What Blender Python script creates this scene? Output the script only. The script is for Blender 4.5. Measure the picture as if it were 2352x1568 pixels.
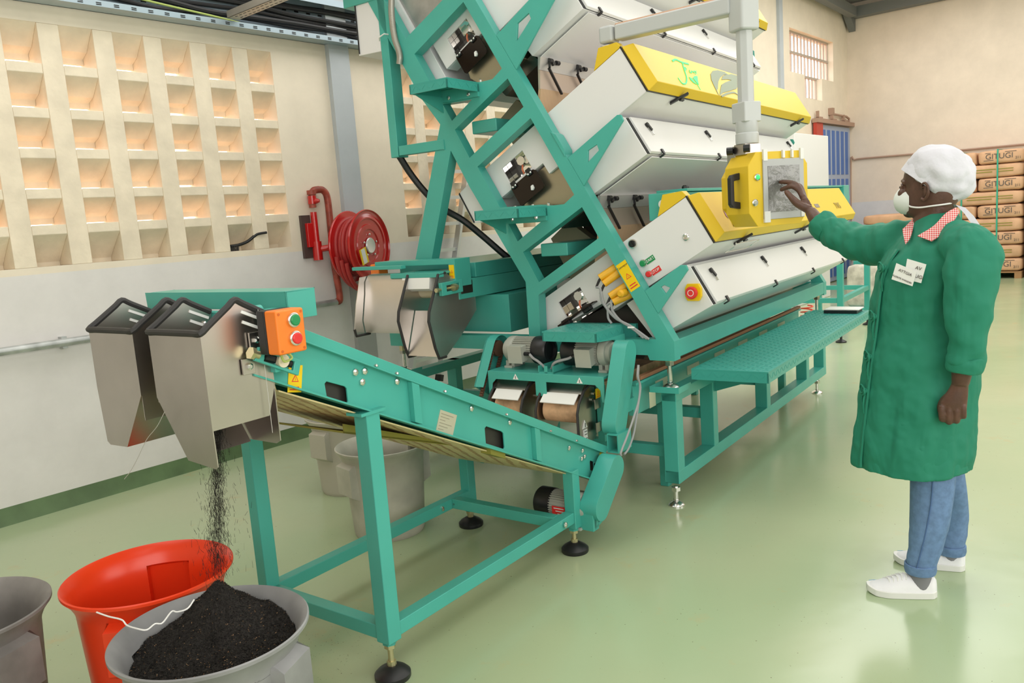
import bpy, bmesh, math, random
import numpy as np
from mathutils import Vector, Matrix
from mathutils.geometry import tessellate_polygon
random.seed(7); RNG=np.random.default_rng(7)
for o in list(bpy.data.objects): bpy.data.objects.remove(o)
S=bpy.context.scene; COL=S.collection
# ------------------------------------------------------------------ camera
FPX,PITCH,ROLL=1856.84,0.145988,-0.0729779
YM,YC,YW=0.618154,0.64187,0.711676        # headings of the sorting machine, the front conveyor and the left wall
CX,CY,H=1176,784,1.5
cp,sp=math.cos(PITCH),math.sin(PITCH); cr,sr=math.cos(ROLL),math.sin(ROLL)
F_=np.array([0,cp,-sp]); R0=np.array([1,0,0.]); U0=np.array([0,sp,cp])
R_,U_=cr*R0+sr*U0,-sr*R0+cr*U0
C0=np.array([0,0,H])
cam=bpy.data.cameras.new('camera'); cam.sensor_width=36; cam.lens=FPX/2352*36; cam.clip_end=200
co=bpy.data.objects.new('camera',cam); COL.objects.link(co)
co.matrix_world=Matrix(((R_[0],U_[0],-F_[0],0),(R_[1],U_[1],-F_[1],0),(R_[2],U_[2],-F_[2],H),(0,0,0,1)))
S.camera=co
# ------------------------------------------------------------------ world, lights, exposure
S.view_settings.view_transform='Standard'; S.view_settings.look='None'; S.view_settings.gamma=1
S.view_settings.use_curve_mapping=False; S.view_settings.exposure=0.08
w=bpy.data.worlds.new('world'); S.world=w; w.use_nodes=True
bg=w.node_tree.nodes['Background']; bg.inputs[0].default_value=(1,.96,.92,1); bg.inputs[1].default_value=3.2
def area(name,loc,size,power,rot=(0,0,0),col=(1,.98,.95),spread=180):
    l=bpy.data.lights.new(name,'AREA'); l.shape='RECTANGLE'; l.size,l.size_y=size; l.energy=power; l.color=col; l.spread=math.radians(spread)
    o=bpy.data.objects.new(name,l); COL.objects.link(o); o.location=loc; o.rotation_euler=rot; return o
rw=math.pi/2-YW
area('roof_light',(-.2,4.6,4.85),(9,2.4),135,(0,0,rw))
area('roof_light',(2.9,2.6,4.85),(9,2.4),105,(0,0,rw))
area('roof_light',(4.6,9.6,4.85),(9,2.4),215,(0,0,rw))
area('roof_light',(8.6,9.0,4.85),(9,2.4),165,(0,0,rw))
area('fill_light',(1.5,-1.9,2.3),(5.5,2.4),140,(math.radians(78),0,math.radians(0)),(1,.99,.97))  # unseen soft lamps added on the viewer's side to fill facing surfaces
area('fill_light',(6.7,1.2,2.6),(5,2.2),110,(math.radians(80),0,math.radians(62)),(1,.99,.97))
# ------------------------------------------------------------------ frames
def ray(x,y): return F_+R_*(x-CX)/FPX-U_*(y-CY)/FPX
def zpl(x,y,z=0):
    r=ray(x,y); return C0+(z-H)/r[2]*r
class Fr:
    def __init__(s,o,yaw): s.o=np.array(o,float); s.yaw=yaw; s.u=np.array([math.sin(yaw),math.cos(yaw),0]); s.v=np.array([-math.cos(yaw),math.sin(yaw),0]); s.k=np.array([0,0,1.])
    def w(s,u,v,z): return s.o+u*s.u+v*s.v+z*s.k
    def loc(s,P): d=P-s.o; return np.array([d@s.u,d@s.v,d@s.k])
    def pl(s,x,y,P,n): r=ray(x,y); return s.loc(C0+((P-C0)@n)/(r@n)*r)
    def onu(s,x,y,u): return s.pl(x,y,s.w(u,0,0),s.u)
    def onv(s,x,y,v): return s.pl(x,y,s.w(0,v,0),s.v)
    def onz(s,x,y,z): return s.loc(zpl(x,y,s.o[2]+z))
    def vz(s,x,y,u): p=s.onu(x,y,u); return (p[1],p[2])
    def uz(s,x,y,v): p=s.onv(x,y,v); return (p[0],p[2])
M=Fr(zpl(1552,1160),YM)      # sorting machine: u along it, v towards the wall, z up
K=Fr(zpl(903,1552),YC)       # front conveyor
W=Fr((-2.55688,4.934266,0),YW)   # left wall
# ------------------------------------------------------------------ materials
MATS={}
def nt(name):
    m=bpy.data.materials.new(name); m.use_nodes=True; n=m.node_tree; return m,n,n.nodes['Principled BSDF']
def mat(name,col,rough=.5,metal=0,noise=0,nscale=20,bump=0,bscale=60,emit=None,es=0,coat=0,alpha=1,trans=0,spec=None):
    if name in MATS: return MATS[name]
    m,n,b=nt(name); b.inputs['Base Color'].default_value=(*col,1); b.inputs['Roughness'].default_value=rough; b.inputs['Metallic'].default_value=metal
    if coat: b.inputs['Coat Weight'].default_value=coat; b.inputs['Coat Roughness'].default_value=.15
    if alpha<1: b.inputs['Alpha'].default_value=alpha
    if trans: b.inputs['Transmission Weight'].default_value=trans
    if spec is not None: b.inputs['Specular IOR Level'].default_value=spec
    if emit: b.inputs['Emission Color'].default_value=(*emit,1); b.inputs['Emission Strength'].default_value=es
    tc=n.nodes.new('ShaderNodeTexCoord')
    if noise:
        t=n.nodes.new('ShaderNodeTexNoise'); t.inputs['Scale'].default_value=nscale; t.inputs['Detail'].default_value=6
        n.links.new(tc.outputs['Object'],t.inputs['Vector'])
        x=n.nodes.new('ShaderNodeMix'); x.data_type='RGBA'; x.inputs[6].default_value=(*[c*(1-noise) for c in col],1); x.inputs[7].default_value=(*[min(1,c*(1+noise*.6)) for c in col],1)
        r=n.nodes.new('ShaderNodeMapRange'); r.inputs[1].default_value=.35; r.inputs[2].default_value=.65
        n.links.new(t.outputs['Fac'],r.inputs[0]); n.links.new(r.outputs[0],x.inputs[0]); n.links.new(x.outputs[2],b.inputs['Base Color'])
    if bump:
        t=n.nodes.new('ShaderNodeTexNoise'); t.inputs['Scale'].default_value=bscale; t.inputs['Detail'].default_value=4
        n.links.new(tc.outputs['Object'],t.inputs['Vector']); bp=n.nodes.new('ShaderNodeBump'); bp.inputs['Strength'].default_value=bump; bp.inputs['Distance'].default_value=.01
        n.links.new(t.outputs['Fac'],bp.inputs['Height']); n.links.new(bp.outputs['Normal'],b.inputs['Normal'])
    MATS[name]=m; return m
TEAL=mat('teal_paint',(.066,.41,.345),.33,noise=.05,nscale=4)
TEALD=mat('teal_paint_deck',(.048,.35,.30),.30)
WHITE=mat('white_enamel',(.78,.775,.78),.36)
YEL=mat('yellow_enamel',(.76,.52,.03),.42,spec=.3)
BLACK=mat('black_plastic',(.012,.012,.014),.4)
RUB=mat('black_rubber',(.03,.028,.028),.6)
CHROME=mat('bright_steel',(.75,.74,.72),.22,1)
STEEL=mat('brushed_stainless',(.52,.475,.44),.30,1,noise=.12,nscale=3)
PSTEEL=mat('pale_stainless',(.62,.58,.545),.30,.9,noise=.08,nscale=3)
STEELD=mat('dull_stainless',(.30,.27,.25),.35,1,noise=.2,nscale=3)
ALU=mat('aluminium',(.72,.73,.75),.4,.8)
GREY=mat('motor_grey',(.42,.43,.38),.45)
GREYL=mat('arm_grey',(.52,.54,.54),.35)
ORANGE=mat('orange_plastic',(.95,.22,.02),.4)
PLUG=mat('plug_yellow',(.80,.42,.015),.45)
GREEN=mat('green_button',(.01,.26,.08),.35); RED=mat('red_button',(.75,.03,.03),.35)
REDP=mat('red_enamel',(.55,.012,.012),.22,coat=.4)
HOSE=mat('red_hose',(.42,.03,.03),.4)
CABLE=mat('grey_cable',(.33,.33,.34),.5)
BELT=mat('cream_belt',(.80,.70,.52),.5)
DUSTY=mat('tea_stained_belt',(.66,.42,.25),.6,noise=.35,nscale=14)
DARK=mat('cavity_shade_steel',(.05,.045,.04),.45,.3)  # dark steel; its tone also stands in for shade inside cavities
PAPER=mat('kraft_paper',(.70,.42,.25),.7,noise=.12,nscale=5,bump=.5,bscale=9)
WOOD=mat('pallet_wood',(.40,.22,.10),.8)
WHITEP=mat('white_paper',(.85,.85,.83),.6)
STICKY=mat('yellow_sticker',(.90,.60,.0),.45)
INK=mat('ink',(.02,.02,.02),.6)
def striped(name,c1,c2,axis,scale,rough=.5,soft=.1):
    m,n,b=nt(name); tc=n.nodes.new('ShaderNodeTexCoord'); wv=n.nodes.new('ShaderNodeTexWave'); wv.bands_direction=axis; wv.inputs['Scale'].default_value=scale; wv.inputs['Distortion'].default_value=.6
    n.links.new(tc.outputs['Object'],wv.inputs['Vector']); x=n.nodes.new('ShaderNodeMix'); x.data_type='RGBA'; x.inputs[6].default_value=(*c1,1); x.inputs[7].default_value=(*c2,1)
    n.links.new(wv.outputs['Fac'],x.inputs[0]); n.links.new(x.outputs[2],b.inputs['Base Color']); b.inputs['Roughness'].default_value=rough; return m
CHUTE=striped('channelled_chute',(.72,.50,.30),(.50,.32,.19),'X',22,.4)
# ------------------------------------------------------------------ mesh builder
def nv(v): v=np.asarray(v,float); return v/np.linalg.norm(v)
class MB:
    def __init__(s): s.v=[]; s.f=[]
    def add(s,vs,fs):
        k=len(s.v); s.v+=[tuple(map(float,p)) for p in vs]; s.f+=[tuple(i+k for i in f) for f in fs]; return s
    def box(s,a,b,c,d,e,f):
        return s.add([(a,c,e),(b,c,e),(b,d,e),(a,d,e),(a,c,f),(b,c,f),(b,d,f),(a,d,f)],[(0,3,2,1),(4,5,6,7),(0,1,5,4),(1,2,6,5),(2,3,7,6),(3,0,4,7)])
    def prism(s,poly,axis,a,b,holes=()):
        def P(q,t): return {'u':(t,q[0],q[1]),'v':(q[0],t,q[1]),'z':(q[0],q[1],t)}[axis]
        loops=[list(poly)]+[list(h) for h in holes]; flat=[q for l in loops for q in l]; n=len(flat)
        tris=tessellate_polygon([[Vector((q[0],q[1],0)) for q in l] for l in loops])
        fs=[tuple(t) for t in tris]+[tuple(i+n for i in reversed(t)) for t in tris]; k=0
        for l in loops:
            m=len(l)
            for i in range(m): fs.append((k+i,k+(i+1)%m,k+(i+1)%m+n,k+i+n))
            k+=m
        return s.add([P(q,a) for q in flat]+[P(q,b) for q in flat],fs)
    def beam(s,p,q,w,h,up=(0,0,1)):
        p=np.array(p,float); q=np.array(q,float); d=nv(q-p); up=np.array(up,float)
        if abs(d@up)>.98: up=np.array([1.,0,0])
        x=nv(np.cross(up,d)); y=np.cross(d,x)
        vs=[c+i*w/2*x+j*h/2*y for c in (p,q) for i,j in ((-1,-1),(1,-1),(1,1),(-1,1))]
        return s.add(vs,[(0,3,2,1),(4,5,6,7),(0,1,5,4),(1,2,6,5),(2,3,7,6),(3,0,4,7)])
    def cyl(s,p,q,r,n=20,r2=None):
        return s.tube([p,q],[r,r if r2 is None else r2],n)
    def tube(s,pts,r,n=8,cap=True,closed=False):
        pts=[np.array(p,float) for p in pts]; m=len(pts); rs=r if hasattr(r,'__len__') else [r]*m; vs=[];fs=[]
        t0=nv(pts[1]-pts[0]); a=np.array([0,0,1.]) if abs(t0[2])<.9 else np.array([1.,0,0]); x=nv(np.cross(t0,a))
        for i in range(m):
            t=pts[(i+1)%m]-pts[i-1] if (closed or 0<i<m-1) else (pts[1]-pts[0] if i==0 else pts[-1]-pts[-2]); t=nv(t)
            x=nv(x-t*(x@t)); y=np.cross(t,x)
            for j in range(n):
                g=2*math.pi*j/n; vs.append(pts[i]+rs[i]*(math.cos(g)*x+math.sin(g)*y))
        for i in range(m if closed else m-1):
            for j in range(n): A=i*n; B=((i+1)%m)*n; fs.append((A+j,A+(j+1)%n,B+(j+1)%n,B+j))
        if cap and not closed: fs.append(tuple(reversed(range(n)))); fs.append(tuple(range((m-1)*n,m*n)))
        return s.add(vs,fs)
    def lathe(s,prof,o=(0,0,0),ax=(0,0,1),n=32,cap=True):
        ax=nv(ax); a=np.array([1.,0,0]) if abs(ax[0])<.9 else np.array([0,1.,0]); x=nv(np.cross(ax,a)); y=np.cross(ax,x); o=np.array(o,float); vs=[];fs=[]
        for r,h in prof:
            for j in range(n): g=2*math.pi*j/n; vs.append(o+ax*h+r*(math.cos(g)*x+math.sin(g)*y))
        for i in range(len(prof)-1):
            for j in range(n): fs.append((i*n+j,i*n+(j+1)%n,(i+1)*n+(j+1)%n,(i+1)*n+j))
        if cap: fs.append(tuple(reversed(range(n)))); fs.append(tuple(range((len(prof)-1)*n,len(prof)*n)))
        return s.add(vs,fs)
    def loft(s,rings,cap=True,closed=True):
        n=len(rings[0]); vs=[p for r in rings for p in r]; fs=[]
        for i in range(len(rings)-1):
            for j in range(n if closed else n-1): fs.append((i*n+j,i*n+(j+1)%n,(i+1)*n+(j+1)%n,(i+1)*n+j))
        if cap and closed: fs.append(tuple(reversed(range(n)))); fs.append(tuple(range((len(rings)-1)*n,len(rings)*n)))
        return s.add(vs,fs)
    def ell(s,c,r,n=20,rot=None):
        vs=[];fs=[];m=n//2
        for i in range(m+1):
            for j in range(n):
                a=math.pi*i/m; g=2*math.pi*j/n; p=np.array([r[0]*math.sin(a)*math.cos(g),r[1]*math.sin(a)*math.sin(g),r[2]*math.cos(a)])
                if rot is not None: p=rot@p
                vs.append(np.array(c)+p)
        for i in range(m):
            for j in range(n): fs.append((i*n+j,(i+1)*n+j,(i+1)*n+(j+1)%n,i*n+(j+1)%n))
        return s.add(vs,fs)
    def build(s,name,m,parent=None,smooth=32,bevel=0,fr=None,seg=2,extra=()):
        nf=len(s.f); idx=[0]*nf
        for k,(b,mm) in enumerate(extra): s.add(b.v,b.f); idx+= [k+1]*len(b.f)
        me=bpy.data.meshes.new(name); me.from_pydata(s.v,[],s.f)
        for mm in [m]+[e[1] for e in extra]: me.materials.append(mm)
        if extra: me.polygons.foreach_set('material_index',idx)
        bm=bmesh.new(); bm.from_mesh(me)
        bmesh.ops.remove_doubles(bm,verts=bm.verts,dist=1e-6); bmesh.ops.recalc_face_normals(bm,faces=bm.faces); bm.to_mesh(me); bm.free()
        if smooth:
            me.shade_smooth(); me.set_sharp_from_angle(angle=math.radians(smooth))
        o=bpy.data.objects.new(name,me); COL.objects.link(o)
        if parent is not None: o.parent=parent
        if fr is not None: place(o,fr)
        if bevel:
            b=o.modifiers.new('bevel','BEVEL'); b.width=bevel; b.segments=seg; b.limit_method='ANGLE'; b.angle_limit=math.radians(35); b.harden_normals=True
        return o
def place(o,fr): o.location=fr.o; o.rotation_euler=(0,0,math.pi/2-fr.yaw)
def tag(o,label,cat,group=None,kind=None):
    if label: o['label']=label
    if cat: o['category']=cat
    if group: o['group']=group
    if kind: o['kind']=kind
    return o
def thing(name,label,cat,fr=None,group=None):
    o=bpy.data.objects.new(name,None); COL.objects.link(o); o.empty_display_size=.1
    if fr is not None: place(o,fr)
    return tag(o,label,cat,group)
def struct(o): o['kind']='structure'; return o
def dup(o,parent=None,loc=None,rotz=None):
    c=o.copy(); COL.objects.link(c)
    if parent is not None: c.parent=parent
    if loc is not None: c.location=loc
    if rotz is not None: c.rotation_euler=(0,0,rotz)
    for ch in [x for x in COL.objects if x.parent==o and x!=c]: dup(ch,c)
    return c
def text(name,body,m,parent,o,x,y,size,extr=.0008,ax='CENTER',shear=0):
    """lettering lying in the plane spanned by x (reading direction) and y (up), centred at o (parent space)"""
    c=bpy.data.curves.new(name,'FONT'); c.body=body; c.size=size; c.extrude=extr; c.align_x=ax; c.align_y='CENTER'; c.shear=shear
    t=bpy.data.objects.new(name+'_tmp',c); COL.objects.link(t); dg=bpy.context.evaluated_depsgraph_get(); me=bpy.data.meshes.new_from_object(t.evaluated_get(dg)); bpy.data.objects.remove(t)
    x=nv(x); y=nv(y); z=np.cross(x,y); me.transform(Matrix(((x[0],y[0],z[0],o[0]),(x[1],y[1],z[1],o[1]),(x[2],y[2],z[2],o[2]),(0,0,0,1))))
    me.materials.clear(); me.materials.append(m); ob=bpy.data.objects.new(name,me); COL.objects.link(ob); ob.parent=parent; return ob
def bez(pts,n=8):
    """smooth path through points (Catmull-Rom)"""
    P=[np.array(p,float) for p in pts]; P=[2*P[0]-P[1]]+P+[2*P[-1]-P[-2]]; out=[]
    for i in range(1,len(P)-2):
        for k in range(n):
            t=k/n; out.append(.5*((2*P[i])+(-P[i-1]+P[i+1])*t+(2*P[i-1]-5*P[i]+4*P[i+1]-P[i+2])*t*t+(-P[i-1]+3*P[i]-3*P[i+1]+P[i+2])*t**3))
    out.append(P[-2]); return out
ZO={'1':(860,0,5.2275),'A':(940,180,5.2275),'B':(1080,420,5.2275),'C':(1180,600,5.2275),'D':(1400,700,5.2275),'z2':(800,0,3.136),'z3':(1300,0,3.136),'z4':(800,400,3.136),'z5':(1300,400,3.136),'e':(150,600,3.136),'d':(800,750,2.851),'c':(1000,1000,5.2267),'l':(1400,700,3.137),'r':(680,400,5.225),'p':(1650,300,6.533),'w1':(0,0,2.613)}
def G(n,X,Y): o=ZO[n]; return (o[0]+X/o[2],o[1]+Y/o[2])
# ================================================================== THE ROOM
def paint(name,up,lo,split=1.40):
    m,n,b=nt(name); tc=n.nodes.new('ShaderNodeTexCoord'); sx=n.nodes.new('ShaderNodeSeparateXYZ'); n.links.new(tc.outputs['Object'],sx.inputs[0])
    g=n.nodes.new('ShaderNodeMath'); g.operation='GREATER_THAN'; g.inputs[1].default_value=split; n.links.new(sx.outputs[2],g.inputs[0])
    x=n.nodes.new('ShaderNodeMix'); x.data_type='RGBA'; x.inputs[6].default_value=(*lo,1); x.inputs[7].default_value=(*up,1); n.links.new(g.outputs[0],x.inputs[0])
    t=n.nodes.new('ShaderNodeTexNoise'); t.inputs['Scale'].default_value=2.5; t.inputs['Detail'].default_value=9; t.inputs['Roughness'].default_value=.65; n.links.new(tc.outputs['Object'],t.inputs['Vector'])
    r=n.nodes.new('ShaderNodeMapRange'); r.inputs[1].default_value=.3; r.inputs[2].default_value=.75; r.inputs[3].default_value=1.05; r.inputs[4].default_value=.9; n.links.new(t.outputs['Fac'],r.inputs[0])
    v=n.nodes.new('ShaderNodeVectorMath'); v.operation='SCALE'; n.links.new(x.outputs[2],v.inputs[0]); n.links.new(r.outputs[0],v.inputs['Scale']); n.links.new(v.outputs[0],b.inputs['Base Color'])
    b.inputs['Roughness'].default_value=.6; bp=n.nodes.new('ShaderNodeBump'); bp.inputs['Strength'].default_value=.12; n.links.new(t.outputs['Fac'],bp.inputs['Height']); n.links.new(bp.outputs[0],b.inputs['Normal']); return m
PLASTER=paint('wall_paint',(.88,.78,.64),(.80,.77,.76))
PLASTF=paint('far_wall_paint',(.82,.70,.58),(.72,.70,.70))
LOUV=mat('louvre_concrete',(.88,.77,.61),.7,noise=.10,nscale=6,bump=.3,bscale=30)
def floor_mat():
    m,n,b=nt('green_floor_coating'); tc=n.nodes.new('ShaderNodeTexCoord')
    def noise(sc,det,a,c,ro=.5):
        t=n.nodes.new('ShaderNodeTexNoise'); t.inputs['Scale'].default_value=sc; t.inputs['Detail'].default_value=det; t.inputs['Roughness'].default_value=ro; n.links.new(tc.outputs['Object'],t.inputs['Vector'])
        r=n.nodes.new('ShaderNodeMapRange'); r.inputs[1].default_value=a; r.inputs[2].default_value=c; n.links.new(t.outputs['Fac'],r.inputs[0]); return r.outputs[0]
    def mix(f,a,c):
        x=n.nodes.new('ShaderNodeMix'); x.data_type='RGBA'; n.links.new(f,x.inputs[0])
        for s,i in ((a,6),(c,7)):
            if isinstance(s,tuple): x.inputs[i].default_value=(*s,1)
            else: n.links.new(s,x.inputs[i])
        return x.outputs[2]
    c=mix(noise(.7,3,.35,.65),(.375,.475,.285),(.44,.495,.31))
    c=mix(noise(3.2,8,.60,.80,.7),c,(.50,.42,.22))
    c=mix(noise(90,2,.745,.76),c,(.10,.08,.05))
    n.links.new(c,b.inputs['Base Color'])
    r=n.nodes.new('ShaderNodeMapRange'); r.inputs[3].default_value=.16; r.inputs[4].default_value=.24; n.links.new(noise(1.5,3,.3,.7),r.inputs[0]); n.links.new(r.outputs[0],b.inputs['Roughness'])
    t=n.nodes.new('ShaderNodeTexNoise'); t.inputs['Scale'].default_value=5; n.links.new(tc.outputs['Object'],t.inputs['Vector']); bp=n.nodes.new('ShaderNodeBump'); bp.inputs['Strength'].default_value=.06; bp.inputs['Distance'].default_value=.02; n.links.new(t.outputs['Fac'],bp.inputs['Height']); n.links.new(bp.outputs[0],b.inputs['Normal']); return m
FLOOR=floor_mat()
CEIL=mat('roof_sheet',(.55,.54,.52),.7); TRIMG=mat('steel_truss_grey',(.17,.18,.18),.6)
UF=14.0; CEILZ=5.0; ULO=-5.5; VR=-10.5
struct(MB().box(ULO,UF+.3,VR-.3,.25,-.1,0).build('floor',FLOOR,fr=W,smooth=0))
struct(MB().box(ULO,UF+.3,VR-.3,.25,CEILZ,CEILZ+.1).build('ceiling',CEIL,fr=W,smooth=0))
struct(MB().box(UF,UF+.2,VR,.25,0,CEILZ).build('wall_far',PLASTF,fr=W,smooth=0))
struct(MB().box(ULO-.2,ULO,VR,.25,0,CEILZ).build('wall_back',PLASTF,fr=W,smooth=0))
struct(MB().box(ULO,UF,VR-.2,VR,0,CEILZ).build('wall_right',PLASTF,fr=W,smooth=0))
P1=(-.25-.311*2,1.495); P2=(2.665,2.665+.311*9+.19)
WIN=(11.22,13.24,3.57,4.25)
wl=MB()
wl.box(ULO,UF,0,.25,0,1.44).box(ULO,UF,0,.25,2.832,3.2)
for a,b in ((ULO,P1[0]),(P1[1],P2[0]),(P2[1],UF)): wl.box(a,b,0,.25,1.44,2.832)
wl.box(ULO,UF,0,.25,4.25,CEILZ).box(ULO,WIN[0],0,.25,3.2,4.25).box(WIN[1],UF,0,.25,3.2,4.25)
wl.box(WIN[0],11.85,0,.25,3.2,3.57).box(12.66,WIN[1],0,.25,3.2,3.57)
struct(wl.build('wall_left',PLASTER,fr=W,smooth=0))
BZ=[2.605,2.352,2.122,1.890,1.682]
def louvre(name,u0,cols):
    m=MB(); zs=[2.832]+BZ
    for k in range(cols):
        a=u0+.311*k; b=a+.192
        for i,zb in enumerate(zs):
            zn=(zs+[1.44])[i+1]; top=zb if i else zb+.05; lo=zb-.057 if i else zb; gap=(.2*(zn-1.5)/5.16+.0015+(.007 if (k*7+i*5)%5==0 else 0)) if i<5 else -.01
            m.prism([(0.002,lo),(0.002,top),(.12,top-(top-zn)*.50),(.2,zn+.075+gap),(.2,zn+gap),(.175,zn+gap),(.175,zn+gap+.035),(.11,lo-(lo-zn)*.52)],'u',a,b)
        if k<cols-1: m.box(b,u0+.311*(k+1),0,.22,1.44,2.832)
    o=struct(m.build(name,LOUV,fr=W,smooth=20,bevel=.004)); return o
louvre('window_1',P1[0],8); louvre('window_2',P2[0],10)
# coving, pillars
COVE=mat('green_coving',(.105,.175,.075),.45,noise=.2,nscale=6)
struct(MB().prism([(0,0),(-.035,0),(-.012,.05),(0,.098)],'u',ULO,UF).build('baseboard_left',COVE,fr=W))
struct(MB().prism([(UF,0),(UF-.035,0),(UF-.012,.05),(UF,.1)],'v',VR,0).build('baseboard_far',COVE,fr=W))
GREYP=paint('pillar_paint',(.50,.54,.58),(.38,.39,.38),1.15)
struct(MB().box(1.985,2.175,-.045,.0,.1,CEILZ).build('trim_1',GREYP,fr=W,smooth=0))
struct(MB().box(10.72,10.86,-.045,.0,.1,CEILZ).build('trim_2',GREYP,fr=W,smooth=0))
t3=MB().beam((UF-.12,0,4.80),(UF-.12,VR,4.80),.2,.18).beam((UF-.3,-.2,4.78),(7,-.2,4.95),.14,.16).prism([(UF-.45,4.85),(UF-.02,4.85),(UF-.02,4.50)],'v',-.16,-.04)
struct(t3.build('trim_3',TRIMG,fr=W,smooth=0))
# barred window above the door
sw=mat('window_frame_paint',(.50,.42,.36),.5)
m=MB()
for u in np.linspace(WIN[0]+.02,WIN[1]-.02,14): m.box(u-.012,u+.012,.10,.125,3.57,4.25)
for u in np.linspace(11.87,12.64,6): m.box(u-.012,u+.012,.10,.125,3.2,3.57)
for z,a,b in ((3.92,WIN[0],WIN[1]),(4.235,WIN[0],WIN[1]),(3.575,WIN[0],WIN[1]),(3.215,11.85,12.66)): m.box(a,b,.09,.135,z-.018,z+.018)
struct(m.build('window_3',sw,fr=W,smooth=0))
# unseen ground outside, reddened so its bounce warms the louvres
struct(MB().box(-12,24,.3,26,-.35,-.25).build('trim_ground',mat('red_bounce_earth',(.62,.27,.12),.9,noise=.2,nscale=1),fr=W,smooth=0)).name='floor_outside'
# blue steel door with ribs, red sliding leaf edge and head rail
d=MB().box(12.42,13.93,-.05,-.02,0.02,2.78)
ob=struct(d.build('door_1',mat('door_pale_blue',(.36,.42,.56),.5),fr=W,smooth=0))
r=MB()
for i in range(6):
    a=12.50+i*.235
    for z0,z1 in ((.1,.9),(1.0,1.85),(1.93,2.70)): r.box(a,a+.13,-.058,-.03,z0,z1)
r.build('door_panel',mat('door_deep_blue',(.06,.15,.45),.5),ob,smooth=0)
MB().box(12.12,12.42,-.09,-.03,0.02,2.82).build('door_edge',mat('door_red',(.50,.05,.03),.5),ob,smooth=0)
RUST=mat('rusty_rail',(.42,.27,.20),.7)
hr=MB().box(12.1,14.0,-.12,-.02,2.80,2.87)
for u in (12.25,12.95,13.55): hr.box(u,u+.03,-.08,-.03,2.87,3.0).box(u,u+.15,-.10,-.03,2.87,2.90)
hr.build('head_rail',RUST,ob,smooth=0)
WHW=mat('white_door_paint',(.80,.80,.80),.4)
tag(MB().box(9.4,10.75,-.75,-.35,0,2.45).build('tall_cabinet',WHW,fr=W,smooth=0,bevel=.01),'tall plain white cabinet standing by the left wall before the red and blue door','cabinet')
# conduits on the far corner and far wall
tag(MB().tube(bez([(UF-.02,.0-.04,0.3),(UF-.03,-.05,2.1),(UF-.03,-.12,2.19),(UF-.03,-.3,2.2)],4)+[np.array(p) for p in ((UF-.03,-2,2.17),(UF-.03,-8,2.12))],.016,8).build('wall_conduit',RUST,fr=W),'thin brown conduit running level across the far wall above the sack stack','conduit')
tag(MB().tube([(13.0,-.03,3.03),(13.02,-.05,2.99),(13.75,-.05,2.98),(13.9,-.05,2.95),(13.9,-.05,2.86)],.02,8).box(12.94,13.04,-.08,0,2.97,3.09).build('door_conduit',RUST,fr=W),'short bent brown conduit above the blue door','conduit')
# service pipe along the left wall
PIPE=mat('galvanised_pipe',(.52,.54,.54),.4,.5,noise=.3,nscale=9)
RPIPE=mat('red_oxide_pipe',(.36,.07,.045),.45,noise=.4,nscale=18)
def rp(X,Y,v=-.05): q=W.onv(*G('r',X,Y),v); return (q[0],v,q[2])
wp=thing('water_pipe','grey water pipe running level along the left wall below the paint line','pipe',W)
zz=rp(490,1530)[2]
MB().tube([(ULO+.1,-.05,zz+.005),(rp(490,1530)[0],-.05,zz)],.024,14).build('pipe',PIPE,wp)
for u in (-2,-.2,1.2): MB().box(u,u+.03,-.05,0,zz-.035,zz+.035).build('bracket',PIPE,wp)
rpz=thing('riser_pipe','rust red riser pipe bent over like a hook beside the fire hose reel','pipe',W)
x1=rp(430,800)[0]; x0=rp(245,800)[0]; zt=rp(340,182)[2]
MB().tube(bez([(rp(485,1530)[0],-.05,zz),(x1+.02,-.05,zz+.03),(x1,-.05,zz+.3),(x1,-.05,zt-.35),(x1,-.05,zt-.08),(x1-.03,-.05,zt-.01),(x1-.08,-.05,zt)],6),.026,14).build('pipe',RPIPE,rpz)
MB().tube([(x1-.07,-.05,zt),(x0+.06,-.05,zt)],.025,14).build('coupling',PIPE,rpz)
MB().tube(bez([(x0+.07,-.05,zt),(x0+.02,-.05,zt-.01),(x0,-.05,zt-.06),(x0,-.05,rp(245,400)[2])],6),.027,14).cyl((x0,-.05,rp(0,250)[2]),(x0,-.05,rp(0,230)[2]+.02),.034).build('elbow',RPIPE,rpz)
# ------------------------------------------------------------------ fire hose reel
hr=thing('fire_hose_reel','round red fire hose reel wound with hose and swung out on a wall bracket','hose reel',W)
zc=W.onv(*G('r',880,855),-.30); uc=zc[0]; zc=zc[2]
yaw_off=-.28; ax=nv((-math.sin(yaw_off),-math.cos(yaw_off),0)); C=np.array([uc,-.30,zc])
def disc(off,flip=1): return [(.012,off),(.12,off),(.125,off+.008*flip),(.16,off+.008*flip),(.165,off),(.20,off),(.206,off+.008*flip),(.222,off+.008*flip),(.23,off),(.262,off),(.27,off+.012*flip),(.275,off),(.27,off-.008*flip),(.012,off-.008*flip)]
MB().lathe(disc(0),C,ax,56).build('front_flange',REDP,hr,smooth=50)
MB().lathe(disc(-.17,-1),C,ax,56).build('rear_flange',REDP,hr,smooth=50)
h=MB()
for i in range(5):
    rr=.215-.012*(i%2); o=C+ax*(-.155+.032*i)
    h.lathe([(rr+.018*math.cos(t)*1.0,.018*math.sin(t)) for t in np.linspace(0,2*math.pi,9)],o,ax,48,cap=False)
h.lathe([(.19,-.16),(.19,-.01)],C,ax,40)
x=nv(np.cross(ax,(0,0,1.)));
for k,(rr,dz) in enumerate(((.27,-.045),(.262,-.075),(.25,-.10))):
    h.tube([C+ax*(-.12+.035*k)+x*rr*math.cos(t)*.98+np.array([0,0,rr*math.sin(t)+dz]) for t in np.linspace(math.pi*1.02,math.pi*1.98,22)],.017,10)
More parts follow.
